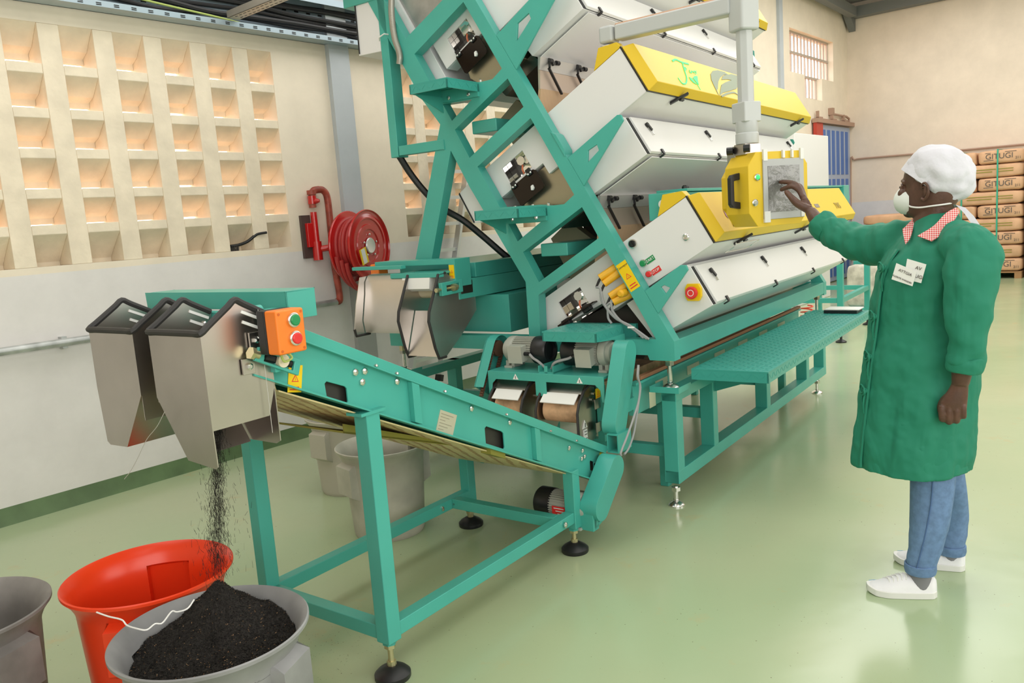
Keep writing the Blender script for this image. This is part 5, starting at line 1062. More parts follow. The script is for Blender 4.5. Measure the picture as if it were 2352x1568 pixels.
# orange coiled air hoses
for nm,px_,dy,lab in (('coiled_hose',1856,.0,'orange red coiled air hose hanging under the far end of the bench, right hand coil'),('coiled_hose',1828,.12,'orange red coiled air hose hanging under the far end of the bench, left hand coil')):
    c=M.onv(px_,855,.22+dy); pts=[]
    nt_=13 if dy==0 else 9; zt1=.62 if dy==0 else .45
    for i in range(nt_*14+1):
        t=i/(nt_*14); g=i*2*math.pi/14; pts.append((c[0]+.035*math.cos(g)*(1+.25*math.sin(i*.37)),c[1]+.05*math.sin(g),.20+t*(zt1-.20)))
    tag(MB().tube(pts,.006,6).build(nm,mat('hose_orange',(.85,.10,.05),.4),fr=M),lab,'hose')
# aluminium ladder leaning behind the machine
la=thing('ladder','aluminium ladder leaning behind the left end of the sorting machine','ladder')
la_a=W.onv(1009,868,-.10); la_b=W.onv(1071,400,-.06); A_=W.w(*la_a); B_=W.w(*la_b); A_[2]=max(A_[2],.0); up_=(B_-A_)*1.12
for s_ in (0,.36): MB().beam(A_-W.u*s_,A_-W.u*s_+up_,.028,.06,W.v).build('rail',ALU,la,smooth=0)
for i in range(8):
    p=A_+up_*(.10+.115*i); MB().beam(p,p-W.u*.36,.03,.03).build('rung',ALU,la,smooth=0)
for s_ in (0,.36): MB().beam(A_-W.u*s_-up_*.012,A_-W.u*s_+up_*.015,.036,.07,W.v).build('ladder_foot',BLACK,la,smooth=0)
print('ladder',la_a,la_b)
# ================================================================== PALLETS OF SACKS AGAINST THE FAR WALL
BU=13.30
vR=W.onu(2349,480,BU)[1]; zT=W.onu(2300,343,BU)[2]; vL=vR+1.16
pal=thing('pallet','wooden pallet under the tall strapped stack of brown paper sacks','pallet',W)
for dv_ in (0,.52,1.04): MB().box(BU,BU+.65,vR+dv_,vR+dv_+.1,0,.09).build('bearer',WOOD,pal,smooth=0)
for i in range(5): MB().box(BU+.01+i*.13,BU+.11+i*.13,vR,vR+1.14,.092,.115).build('deck_board',WOOD,pal,smooth=0)
MB().box(BU+.05,BU+.6,vR+.12,vR+1.0,.0,.088).build('shadow_block',DARK,pal,smooth=0) if False else None
hl=(zT-.118)/9
names=['bottom','second','third','fourth','fifth','sixth','seventh','eighth','top']
OLIVE=mat('olive_print',(.30,.27,.05),.7); DKP=mat('dark_print',(.12,.10,.09),.7)
uxd=(0,-1,0); 
for i in range(9):
    z0=.119+i*hl; z1=z0+hl*.985
    if i%2==0:
        # two sacks end on, right one carries the lettering in full
        for j,(v0,v1) in enumerate(((vR,vR+.655),(vR+.67,vR+1.14))):
            o=sack_mesh(BU,BU+.62,v0,v1,z0,z1,i*7+j).build('paper_sack',PAPER,fr=W,smooth=50)
            tag(o,f"brown paper sack in the {names[i]} layer of the strapped stack, {'right' if j==0 else 'left'} one of two",'sack','paper sacks stacked on the far pallet')
            if j==0:
                text('sack_lettering','GITUGI',DKP,o,(BU-.004,vR+.34,z0+hl*.52),uxd,(0,0,1),.12,.0006)
                text('sack_number','211',DKP,o,(BU-.004,vR+.075,z0+hl*.32),uxd,(0,0,1),.055,.0006)
                MB().box(BU-.001,BU+.004,vR+.10,vR+.26,z0+hl*.80,z0+hl*.80+.008).box(BU-.001,BU+.004,vR+.42,vR+.56,z0+hl*.24,z0+hl*.24+.010).box(BU-.001,BU+.004,vR+.46,vR+.54,z0+hl*.78,z0+hl*.78+.008).build('print_lines',DKP,o,smooth=0)
            else: text('sack_number','200',DKP,o,(BU-.004,vR+.80,z0+hl*.45),uxd,(0,0,1),.07,.0006)
    else:
        o=sack_mesh(BU+.005,BU+.62,vR,vR+1.14,z0,z1,i*7).build('paper_sack',PAPER,fr=W,smooth=50)
        tag(o,f'long brown paper sack lying across the {names[i]} layer of the strapped stack','sack','paper sacks stacked on the far pallet')
        m=MB()
        for b,w_ in ((.58,.36),(.40,.28)): m.box(BU-.001,BU+.004,vR+.62-w_/2*1.3,vR+.62+w_/2*1.3,z0+hl*b,z0+hl*b+.014).box(BU-.001,BU+.004,vR+.14,vR+.36,z0+hl*b,z0+hl*b+.012)
        m.build('print_lines',OLIVE,o,smooth=0)
for vv in (vR+.36,vR+.88):
    tag(MB().box(BU-.012,BU-.007,vv-.011,vv+.011,.06,zT+.012).box(BU-.012,BU+.62,vv-.011,vv+.011,zT+.008,zT+.012).build('strap',mat('green_strap',(.03,.42,.28),.4),fr=W,smooth=0),'green plastic strap around the sack stack, '+('nearer its right end' if vv<vR+.5 else 'nearer its left end'),'strap')
tag(MB().box(BU+.02,BU+.66,vR-.55,vR-.04,.0,1.9).build('wrapped_stack',mat('shrink_wrap_sacks',(.62,.50,.36),.25,noise=.3,nscale=7,bump=.6,bscale=6),fr=W,smooth=0,bevel=.05),'film wrapped sack stack at the right edge of the picture','stack')
lv_=W.onu(2040,500,12.6)
for i in range(7):
    o=sack_mesh(12.6,13.2,lv_[1]-.42,lv_[1]+.42,.02+i*.165,.18+i*.165,i+90).build('paper_sack',PAPER,fr=W,smooth=50); tag(o,f'brown sack in the low pile behind the person, {["lowest","second from the floor","third from the floor","middle","third from its top","second from its top","topmost"][i]} of the pile','sack','paper sacks in the low pile')
# ================================================================== THE PERSON
SKIN=mat('dark_skin',(.105,.048,.032),.42,noise=.18,nscale=30,bump=.12,bscale=90); PALM=mat('palm_skin',(.32,.13,.085),.5)
def coat_mat():
    m,n,b=nt('green_coat_cotton'); b.inputs['Base Color'].default_value=(.010,.205,.125,1); b.inputs['Roughness'].default_value=.75
    tc=n.nodes.new('ShaderNodeTexCoord'); mp=n.nodes.new('ShaderNodeMapping'); mp.inputs['Scale'].default_value=(1,1,.32); n.links.new(tc.outputs['Object'],mp.inputs['Vector'])
    t=n.nodes.new('ShaderNodeTexNoise'); t.inputs['Scale'].default_value=8; t.inputs['Detail'].default_value=2; t.inputs['Distortion'].default_value=.8; n.links.new(mp.outputs[0],t.inputs['Vector'])
    t2=n.nodes.new('ShaderNodeTexNoise'); t2.inputs['Scale'].default_value=900; n.links.new(tc.outputs['Object'],t2.inputs['Vector'])
    b1=n.nodes.new('ShaderNodeBump'); b1.inputs['Strength'].default_value=.5; b1.inputs['Distance'].default_value=.05; n.links.new(t.outputs['Fac'],b1.inputs['Height'])
    b2=n.nodes.new('ShaderNodeBump'); b2.inputs['Strength'].default_value=.15; b2.inputs['Distance'].default_value=.001; n.links.new(t2.outputs['Fac'],b2.inputs['Height']); n.links.new(b1.outputs[0],b2.inputs['Normal']); n.links.new(b2.outputs[0],b.inputs['Normal']); return m
COAT=coat_mat(); COATD=COAT
JEAN=mat('blue_denim',(.135,.235,.42),.75,noise=.16,nscale=45,bump=.5,bscale=16)
SHOE=mat('white_canvas',(.83,.83,.86),.6,bump=.15,bscale=60); SOLE=mat('white_rubber_sole',(.78,.78,.76),.45)
CAP=mat('white_cap_cotton',(.66,.66,.72),.85,bump=.9,bscale=13); SOCK=mat('grey_sock',(.22,.22,.24),.8)
def person_e(name,label,cat): return thing(name,label,cat,PF)
Pn=person_e('person','person in a long green coat, white cap and face mask touching the yellow control panel','person')
fa=math.radians(17); fwd=np.array((-math.sin(fa),math.cos(fa),0)); lft=np.array((-math.cos(fa),-math.sin(fa),0))     # torso
ha=math.radians(-27); hf=np.array((-math.sin(ha),math.cos(ha),0)); hl_=np.array((-math.cos(ha),-math.sin(ha),0))      # head
Z_=np.array((0,0,1.))
def remesh(o,vox,smooth_it=6,f=.6,disp=None):
    r=o.modifiers.new('remesh','REMESH'); r.mode='VOXEL'; r.voxel_size=vox; r.use_smooth_shade=True
    s_=o.modifiers.new('smooth','SMOOTH'); s_.iterations=smooth_it; s_.factor=f
    if disp:
        for nm_,sc,st_ in disp:
            t=bpy.data.textures.new(nm_,'CLOUDS'); t.noise_scale=sc; t.noise_depth=2; d=o.modifiers.new('folds','DISPLACE'); d.texture=t; d.strength=st_; d.mid_level=.5; d.texture_coords='LOCAL'
    return o
def rings_z(levels,n=40,fn=None):
    """levels: z, centre along fwd, half depth, half width"""
    out=[]
    for z,c,rf,rs in levels:
        r=[]
        for j in range(n):
            g=2*math.pi*j/n; k=1+(fn(g,z) if fn else 0)
            r.append(fwd*(c+rf*math.cos(g)*k)+lft*(rs*math.sin(g)*k)+Z_*z)
        out.append(r)
    return out
# ---- body: one closed surface (head, neck, trunk, arms, hands, legs)
B=MB()
ZH=1.415
hp=[ # z, front, back, half width
 (1.405,.055,.030,.030),(1.412,.078,.045,.045),(1.425,.090,.060,.056),(1.440,.093,.075,.062),(1.455,.097,.085,.066),(1.470,.095,.090,.069),(1.485,.094,.094,.071),
 (1.500,.092,.097,.0725),(1.515,.089,.099,.0735),(1.526,.088,.100,.074),(1.540,.096,.101,.0745),(1.555,.097,.101,.0745),(1.575,.093,.099,.073),(1.595,.084,.094,.069),(1.612,.068,.084,.060),(1.626,.045,.062,.045),(1.636,.018,.03,.02)]
rg_=[]
for z,f_,b_,w_ in hp:
    r=[]
    for j in range(48):
        g=2*math.pi*j/48; c,s=math.cos(g),math.sin(g); ex=.85 if c>0 else 1
        x=(f_ if c>0 else b_)*math.copysign(abs(c)**ex,c); r.append(hf*(x-.004)+hl_*(w_*math.copysign(abs(s)**.9,s))+Z_*z)
    rg_.append(r)
B.loft(rg_)
def HP(x,s,z): return hf*x+hl_*s+Z_*z
B.tube([HP(.088,0,1.528),HP(.098,0,1.508),HP(.110,0,1.490),HP(.112,0,1.482)],[.008,.010,.014,.012],10)
for s in (-1,1):
    B.ell(HP(.100,s*.014,1.482),(.010,.010,.009)); B.ell(HP(.083,s*.037,1.500),(.018,.02,.02)); B.tube([HP(.090,s*.012,1.543),HP(.086,s*.036,1.547),HP(.068,s*.058,1.538)],.0075,8)
    B.ell(HP(.079,s*.033,1.523),(.013,.017,.013))
B.ell(HP(.092,0,1.455),(.012,.024,.007)); B.ell(HP(.091,0,1.444),(.012,.022,.008)); B.ell(HP(.076,0,1.424),(.02,.025,.016))
# neck
B.tube([HP(-.028,0,1.50),HP(-.020,0,1.43),fwd*.0+Z_*1.385,fwd*-.015+Z_*1.33],[.062,.060,.066,.08],28)
# trunk (hidden by the coat)
B.loft(rings_z([(.80,.0,.10,.14),(.95,.0,.11,.15),(1.10,.0,.105,.14),(1.25,.0,.10,.15),(1.34,-.01,.08,.14),(1.385,-.015,.05,.07)]))
shL=lft*.165+fwd*-.03+Z_*1.335; shR=-lft*.165+fwd*-.0+Z_*1.345
elL=pp(2222,770,-.275); wrL=pp(2206,880,-.25); 
aL=[shL,pp(2235,640,-.26),elL,pp(2212,835,-.26),wrL]
B.tube(bez(aL,6),list(np.interp(np.linspace(0,4,25),[0,1,2,3,4],[.055,.048,.040,.036,.028])),20)
# left fist, back of the hand towards the viewer
def PL(x,y,u=-.25): return pp(x,y,u)
B.loft([[ (lambda a:a)(PL(cx_,cy_,uc_)+PFv*0+np.array((math.sin(g)*tu,math.cos(g)*tv_,0))) for g in np.linspace(0,2*math.pi,21)[:-1]] for cx_,cy_,uc_,tu,tv_ in ((2204,885,-.25,.021,.027),(2199,900,-.25,.022,.033),(2194,915,-.251,.024,.040),(2189,930,-.252,.025,.046),(2187,943,-.252,.023,.047),(2187,950,-.250,.018,.044))] if False else [[PL(cx_,cy_,uc_)+np.array((math.sin(g)*tu,math.cos(g)*tv_,0)) for g in np.linspace(0,2*math.pi,21)[:-1]] for cx_,cy_,uc_,tu,tv_ in ((2206,876,-.25,.021,.025),(2202,892,-.25,.021,.030),(2196,908,-.25,.022,.037),(2190,924,-.25,.022,.043),(2188,938,-.248,.020,.044),(2188,946,-.246,.014,.040))])
for k,(kx,ky,tx_,ty_,r) in enumerate(((2163,938,2165,962,.0118),(2180,942,2180,968,.0118),(2197,942,2197,966,.0112),(2213,937,2213,956,.0098))):
    a=PL(kx,ky,-.258); b=PL(tx_,ty_,-.252); c=b+np.array((.030,0,.006)); d=c+np.array((.006,0,.030)); B.tube(bez([a+Z_*.012,a,b,c,d],4),[r*.95]*4+[r*1.08]*5+[r]*4+[r*.92]*3+[r*.8],12)
B.tube(bez([PL(2182,905,-.24),PL(2165,922,-.235),PL(2160,940,-.225),PL(2168,955,-.215)],4),[.013]*4+[.012]*4+[.011]*4+[.009],12)
# right arm reaching to the screen
cf=pp(1884,512,.335); wrR=pp(1862,486,.385); 
aR=[shR,pp(2005,555,.20),pp(1948,552,.265),cf,wrR]
B.tube(bez(aR,6),list(np.interp(np.linspace(0,4,25),[0,1,2,3,4],[.055,.048,.042,.033,.0245])),20)
mcp=[pp(1834,432,.455),pp(1838,441,.446),pp(1843,451,.440),pp(1847,461,.436)]   # index..little knuckles (approx.)
pc=pp(1845,458,.425)
# palm : loft from the wrist to the knuckle row
def slab(c,ax1,r1,ax2,r2,n=20): return [c+ax1*(r1*math.cos(g))+ax2*(r2*math.sin(g)) for g in np.linspace(0,2*math.pi,n+1)[:-1]]
wd=nv(mcp[3]-mcp[0]+pp(1830,425,.47)*0); kd=nv(pp(1836,438,.45)-wrR); side=nv(np.cross(kd,np.array((1.,0,0)))); 
wide=nv(pp(1849,462,.425)-pp(1832,430,.458)); thick=nv(np.cross(kd,wide))
B.loft([slab(wrR-kd*.01,wide,.024,thick,.020),slab(wrR+kd*.02,wide,.030,thick,.019),slab(wrR+kd*.045,wide,.036,thick,.0185),slab(wrR+kd*.07,wide,.038,thick,.017),slab(wrR+kd*.088,wide,.035,thick,.012)])
base=wrR+kd*.078
def fing(b0,pts,r):
    P_=[b0]+pts; n_k=len(bez(P_,4)); B.tube(bez(P_,4),list(np.interp(np.linspace(0,1,n_k),[0,.35,.7,.92,1],[r*1.12,r*1.08,r*.95,r*.85,r*.55])),12)
fing(base-wide*.028,[pp(1833,428,.455),pp(1820,420,.475),pp(1803,418,.487),pp(1789,418,.497)],.0112)
fing(base-wide*.009,[pp(1834,436,.448),pp(1819,428,.462),pp(1804,432,.472),pp(1792,437,.480)],.0114)
fing(base+wide*.011,[pp(1838,438,.462),pp(1828,424,.49),pp(1818,425,.508),pp(1810,431,.515)],.0110)
fing(base+wide*.028,[pp(1844,440,.468),pp(1838,427,.492),pp(1830,424,.507),pp(1825,428,.515)],.0098)
B.tube(bez([wrR+kd*.025+wide*.012-np.array((.012,0,0)),pp(1833,468,.405),pp(1820,456,.415),pp(1811,446,.428),pp(1804,438,.440)],4),list(np.interp(np.linspace(0,1,17),[0,.3,.6,.9,1],[.020,.0175,.0135,.0115,.0075])),12)
# legs and feet
LN=pp(2138,1112,-.10); 
sh=[]
for hx,hy,tx_,ty_ in ((2150,1366,1990,1357),(2217,1306,2052,1286)):
    h_=PF.loc(zpl(hx,hy)); t_=PF.loc(zpl(tx_,ty_)); d=t_-h_; L_=np.linalg.norm(d); d=d/L_; sh.append((h_,d,L_))
uN=(sh[0][0]+sh[0][1]*sh[0][2]*.28)[0]; uF=(sh[1][0]+sh[1][1]*sh[1][2]*.28)[0]; print('feet u',uN,uF)
legs_=[([pp(2142,1000,-.095),pp(2141,1112,-.115),pp(2135,1200,-.14),pp(2114,1306,uN)],(.070,.060,.050,.034)),([pp(2150,1000,.06),pp(2176,1100,.065),pp(2188,1180,uF+.01),pp(2184,1262,uF)],(.068,.052,.046,.034))]
for pth,rr in legs_:
    top_=np.array((pth[0][0]*.9,.02,.86)); B.tube(bez([top_]+pth,5),list(np.interp(np.linspace(0,4,21),[0,1,2,3,4],[.085]+list(rr))),20)
for (h_,d,L_),(pth,rr) in zip(sh,legs_):
    mid=h_+d*L_*.26; B.tube([pth[-1],mid+Z_*.06,h_+d*L_*.45+Z_*.034,h_+d*L_*.7+Z_*.028],[.033,.032,.026,.018],14)
body=B.build('body',SKIN,Pn,smooth=0); remesh(body,.0034,3,.5)
# ---- eyes, ears
EY=mat('eye_white',(.55,.50,.45),.2)
for s in (-1,1):
    MB().ell(HP(.0835,s*.033,1.524),(.0125,.0125,.0105),16).build('eye',EY,body,smooth=80)
    MB().ell(HP(.0945,s*.034,1.524),(.004,.0055,.0055),12).build('iris',mat('dark_iris',(.02,.01,.01),.1),body,smooth=80)
    MB().tube(bez([HP(.080,s*.018,1.526),HP(.090,s*.026,1.534),HP(.090,s*.036,1.5345),HP(.079,s*.048,1.527)],4),.0035,8).tube(bez([HP(.082,s*.018,1.520),HP(.089,s*.028,1.5155),HP(.087,s*.038,1.516),HP(.079,s*.048,1.523)],4),.003,8).build('eyelids',SKIN,body)
    ear=MB(); c=HP(-.016,s*.077,1.502); o_=hl_*s
    ear.tube(bez([c+hf*.010+Z_*.012,c+hf*.006+Z_*.026+o_*.006,c-hf*.010+Z_*.029+o_*.011,c-hf*.020+Z_*.012+o_*.013,c-hf*.017-Z_*.012+o_*.009,c-hf*.004-Z_*.028+o_*.004,c+hf*.008-Z_*.026],5),[.0045]*18+[.0055]*8+[.0075]*5,10)
    ear.tube(bez([c+hf*.004+Z_*.016+o_*.002,c-hf*.008+Z_*.016+o_*.006,c-hf*.011-Z_*.002+o_*.006,c-hf*.002-Z_*.014+o_*.003],4),.0035,8)
    ear.ell(c-hf*.006-Z_*.0+o_*-.002,(.013,.010,.022)); eo=ear.build('ear',SKIN,body,smooth=80)
nail=mat('finger_nail',(.45,.20,.15),.35)
# ---- face mask
mk=MB(); rr_=[]
for i in range(12):
    t=i/11; f_=math.sin(t*math.pi/2); rad=math.cos(t*math.pi/2)
    r=[]
    for j in range(32):
        g=2*math.pi*j/32; r.append(HP(.076+.053*f_-.030*abs(math.sin(g))**1.5*rad**2,.066*max(rad,.02)**.55*math.sin(g),1.472+.056*max(rad,.02)**.55*math.cos(g)*(1.0 if math.cos(g)>0 else .95)+.0012*math.sin(t*26)))
    rr_.append(r)
mk.loft(rr_); mask=mk.build('face_mask',mat('mask_fleece',(.80,.84,.82),.7),Pn,smooth=60)
MB().tube(bez([HP(.055,.052,1.456),HP(.035,.070,1.450),HP(.0,.077,1.446),HP(-.04,.070,1.449),HP(-.075,.045,1.452),HP(-.085,.0,1.455)],5),.0032,6).build('mask_strap',WHITEP,mask)
# ---- cap
cm_=MB(); cc=np.array((0.,-.028,1.558)); e1=np.array((0,-.80,-.60)); e2=np.array((0,-.60,.80)); e1=nv(e1); e2=nv(e2); pn_=np.array((0,-.638,.770)); pq=np.array((0,.023,1.524))
vs=[];fs=[];nn_,mm_=56,36
for i in range(mm_+1):
    for j in range(nn_):
        a=math.pi*i/mm_; g=2*math.pi*j/nn_; q_=np.array((math.sin(a)*math.cos(g),math.sin(a)*math.sin(g),math.cos(a)))
        p=cc+e1*(.122*q_[1])+e2*(.104*q_[2])+np.array((.101*q_[0],0,0)); 
        fd=.0028*math.sin(9*q_[1]+5*q_[0]+3*q_[2])+.002*math.sin(17*q_[0]-11*q_[2])
        p=p+nv(p-cc)*fd*(1 if q_[1]>-.4 else .2); dd=(p-pq)@pn_
        if dd<0: p=p-pn_*dd
        vs.append(p)
for i in range(mm_):
    for j in range(nn_): fs.append((i*nn_+j,(i+1)*nn_+j,(i+1)*nn_+(j+1)%nn_,i*nn_+(j+1)%nn_))
cm_.add(vs,fs)
capo=cm_.build('cap',CAP,Pn,smooth=80)
tx_c=bpy.data.textures.new('cap_folds','CLOUDS'); tx_c.noise_scale=.045; tx_c.noise_depth=1; dm=capo.modifiers.new('folds','DISPLACE'); dm.texture=tx_c; dm.strength=.018; dm.mid_level=.5; dm.texture_coords='LOCAL'
# band in front and round the nape
bd=MB(); br_=[]
for w_,off in ((0.0,.0),(.0,.003),(.045,.006),(.045,.0)):
    r=[]
    for j in range(64):
        g=2*math.pi*j/64; base_=pq+np.array((.083*math.cos(g),0,0))+nv(np.array((0,.77,.638)))*(.097*math.sin(g)+.0) ; r.append(base_+pn_*w_+nv(base_-pq)*off*1.0+pn_*.002)
    br_.append(r)
bd.loft(br_,cap=False); bd.build('cap_band',CAP,capo,smooth=60)
MB().loft([[q_+o_ for o_ in (np.array((-.004,.0,0)),np.array((.004,0,0)),np.array((.004,-.030,-.012)),np.array((-.004,-.030,-.012)))] for q_ in (pp(2170,468,-.03),pp(2195,470,-.045),pp(2215,490,-.06),pp(2232,515,-.07),pp(2243,527,-.075))]).build('cap_tie',CAP,capo,smooth=40)
MB().ell(pp(2176,470,-.03),(.012,.014,.009),14).build('cap_knot',CAP,capo,smooth=80)
# ---- coat
def fold(g,z):
    k=max(0,min(1,(1.15-z)/.6)); return k*(.035*math.sin(5*g+1.0)+.022*math.sin(9*g+2.2)+.01*math.sin(14*g))
lv=[(.462,.075,.200,.225),(.50,.073,.203,.226),(.58,.066,.202,.224),(.68,.056,.200,.220),(.80,.045,.197,.214),(.92,.035,.190,.206),(1.02,.030,.180,.200),(1.10,.028,.174,.200),(1.18,.024,.168,.205),(1.25,.014,.155,.208),(1.31,-.002,.128,.200),(1.355,-.012,.098,.168),(1.385,-.018,.080,.120),(1.405,-.022,.074,.090),(1.425,-.030,.066,.074)]
ct_=MB(); rgs=rings_z(lv,72,fold); inner=[[q_*np.array((.0,.0,1))+ (q_-np.array((0,0,q_[2])))*.955+Z_*.004 for q_ in r] for r in rgs[:4]]
# closed shell: outside up, neck cap; hem turned inward
ct_.loft(inner[::-1]+rgs,cap=True)
def sleeve(pts,rad,n=26,seed=0):
    P_=bez(pts,6); m=len(P_); rs=np.interp(np.linspace(0,1,m),np.linspace(0,1,len(rad)),rad); t0=nv(P_[1]-P_[0]); x=nv(np.cross(t0,np.array((.3,.2,1.)))); out=[]
    for i in range(m):
        t=nv(P_[min(i+1,m-1)]-P_[max(i-1,0)]); x=nv(x-t*(x@t)); y=np.cross(t,x); out.append([P_[i]+(x*math.cos(g)+y*math.sin(g))*rs[i]*(1+.05*math.sin(2*g+i*.9+seed)+.035*math.sin(3*g-i*1.5+seed)) for g in np.linspace(0,2*math.pi,n+1)[:-1]])
    return out
sLp=[lft*.135+fwd*-.030+Z_*1.325,pp(2232,590,-.23),pp(2225,690,-.262),pp(2224,770,-.268),pp(2218,835,-.262)]
ct_.loft(sleeve(sLp,[.075,.088,.083,.070,.062,.056]))
sRp=[-lft*.11+fwd*-.0+Z_*1.32,pp(2052,560,.135),pp(1998,560,.20),pp(1950,550,.262),pp(1912,533,.30),pp(1887,515,.33)]
ct_.loft(sleeve(sRp,[.085,.088,.083,.076,.068,.060,.056],seed=2))
coat=ct_.build('coat',COAT,Pn,smooth=0); remesh(coat,.006,7,.55,[('coat_folds_large',.13,.026),('coat_folds_small',.05,.005)])
def cuff(p0,p1,r,name='cuff'):
    a=np.array(p0);b=np.array(p1);d=nv(b-a); L_=np.linalg.norm(b-a); return MB().lathe([(r*.86,L_*.9),(r*.93,L_*1.0),(r*1.04,L_*.97),(r*1.10,L_*.6),(r*1.09,L_*.2),(r*1.03,.0),(r*.95,.004)],a,d,36,cap=False).build(name,COAT,coat,smooth=60)
remesh
c1o=cuff(pp(2220,812,-.264),pp(2213,852,-.26),.056); c2o=cuff(pp(1908,533,.305),pp(1880,509,.342),.056)
for o_ in (c1o,c2o):
    t=bpy.data.textures.new('cuff_folds','CLOUDS'); t.noise_scale=.05; d=o_.modifiers.new('sub','SUBSURF'); d.levels=2; d.render_levels=2; d=o_.modifiers.new('folds','DISPLACE'); d.texture=t; d.strength=.012; d.texture_coords='LOCAL'
# helper: point on the coat front surface at angle g (0 front, + towards the viewer's side) and height z
def coatpt(g,z,off=.004):
    zs_=[l[0] for l in lv]; c,rf,rs=[np.interp(z,zs_,[l[k] for l in lv]) for k in (1,2,3)]; k=1+fold(g,z); return fwd*(c+(rf*k+off)*math.cos(g))+lft*((rs*k+off)*math.sin(g))+Z_*z
pk=[coatpt(.30,z,.007) for z in np.linspace(1.30,.48,24)]; MB().loft([[p-lft*.012-fwd*.004,p-lft*.012+fwd*.003,p+lft*.012+fwd*.002,p+lft*.012-fwd*.006] for p in pk]).build('placket',COAT,coat,smooth=60)
for z in (1.235,1.055,.905,.775):
    b=coatpt(.30,z,.012); t=MB().ell(b,(.012,.012,.010),10)
    for sx,sy,dz in ((1,.2,.0),(-1,.1,.006)): t.tube(bez([b,b+lft*sx*.022+fwd*.01+Z_*(.014+dz),b+lft*sx*.036+fwd*.012+Z_*dz,b+lft*sx*.020+fwd*.012-Z_*.012,b],4),.0035,6)
    for sx,ln_ in ((1,.085),(-1,.06)): t.tube(bez([b,b+lft*sx*.014+fwd*.012-Z_*ln_*.5,b+lft*sx*.010+fwd*.010-Z_*ln_],4),.0032,6)
    t.build('tie_bow',COAT,coat,smooth=60)
# name cards on the chest
def card(x0,y0,x1,y1,x2,y2,x3,y3,g,name,off,m):
    z=1.2; c=coatpt(g,z,off); nrm_=nv(fwd*math.cos(g)+lft*math.sin(g)); P0=PF.w(*c); nw=PF.u*nrm_[0]+PF.v*nrm_[1]
    q_=[PF.pl(x,y,P0,nw) for x,y in ((x0,y0),(x1,y1),(x2,y2),(x3,y3))]
    return MB().add([p for p in q_]+[p+nrm_*.0015 for p in q_],[(0,1,2,3),(4,5,6,7),(0,1,5,4),(1,2,6,5),(2,3,7,6),(3,0,4,7)]).build(name,m,coat,smooth=0),q_,nrm_
gB=.95
patch,qp,nq=card(2084,594,2128,607,2116,650,2076,640,gB,'pocket_patch',.018,WHITEP)
cd_,qc,nq=card(2059,604,2106,624,2096,657,2048,641,gB-.03,'name_card',.028,WHITEP)
xd=nv(qp[1]-qp[0]); yd=nv(qp[0]-qp[3]); yd=nv(yd-xd*(xd@yd)); 
text('patch_lettering','AV',DKP,patch,(qp[0]+qp[1]+qp[2]+qp[3])/4+nq*.003+xd*.010+yd*.014,xd,yd,.017,.0004); text('patch_lettering','GITUGI',DKP,patch,(qp[0]+qp[1]+qp[2]+qp[3])/4+nq*.003+xd*.008-yd*.014,xd,yd,.017,.0004)
xd=nv(qc[1]-qc[0]); yd=nv(qc[0]-qc[3]); yd=nv(yd-xd*(xd@yd)); cc_=(qc[0]+qc[1]+qc[2]+qc[3])/4+nq*.003
text('card_lettering','AYTGIA',DKP,cd_,cc_+yd*.010,xd,yd,.014,.0004); text('card_lettering','FLORITE WANDIRI',DKP,cd_,cc_-yd*.016,xd,yd,.0085,.0004)
# gingham collar
def gingham():
    m,n,b=nt('red_gingham'); tc=n.nodes.new('ShaderNodeTexCoord'); sx=n.nodes.new('ShaderNodeSeparateXYZ'); mp=n.nodes.new('ShaderNodeMapping'); n.links.new(tc.outputs['Object'],mp.inputs['Vector']); n.links.new(mp.outputs[0],sx.inputs[0]); o=[]
    for k in (1,2):
        a1=n.nodes.new('ShaderNodeMath'); a1.operation='MULTIPLY'; a1.inputs[1].default_value=140; n.links.new(sx.outputs[k],a1.inputs[0]); a2=n.nodes.new('ShaderNodeMath'); a2.operation='PINGPONG'; a2.inputs[1].default_value=.5; n.links.new(a1.outputs[0],a2.inputs[0]); a3=n.nodes.new('ShaderNodeMath'); a3.operation='GREATER_THAN'; a3.inputs[1].default_value=.25; n.links.new(a2.outputs[0],a3.inputs[0]); o.append(a3.outputs[0])
    ad=n.nodes.new('ShaderNodeMath'); ad.operation='ADD'; n.links.new(o[0],ad.inputs[0]); n.links.new(o[1],ad.inputs[1]); hv=n.nodes.new('ShaderNodeMath'); hv.operation='MULTIPLY'; hv.inputs[1].default_value=.5; n.links.new(ad.outputs[0],hv.inputs[0])
    x=n.nodes.new('ShaderNodeMix'); x.data_type='RGBA'; x.inputs[6].default_value=(.80,.62,.60,1); x.inputs[7].default_value=(.62,.03,.03,1); n.links.new(hv.outputs[0],x.inputs[0]); n.links.new(x.outputs[2],b.inputs['Base Color']); b.inputs['Roughness'].default_value=.8; return m
GH=gingham()
def strip(ptsA,ptsB,th,name,m,par,n_):
    A=bez(ptsA,5);Bq=bez(ptsB,5); return MB().loft([[a,b,b+n_*th,a+n_*th] for a,b in zip(A,Bq)]).build(name,m,par,smooth=60)
nC=nv(np.array((-.85,.15,.5)))
strip([pp(2196,478,-.080),pp(2172,492,-.110),pp(2145,520,-.135),pp(2108,543,-.150)],[pp(2204,487,-.090),pp(2188,512,-.135),pp(2166,538,-.165),pp(2140,555,-.175)],.006,'collar',GH,coat,nC)
strip([pp(2108,497,.00),pp(2100,515,-.03),pp(2095,535,-.09),pp(2090,550,-.12)],[pp(2104,497,.01),pp(2080,522,-.03),pp(2074,530,-.09),pp(2080,562,-.125)],.006,'collar',GH,coat,nC)
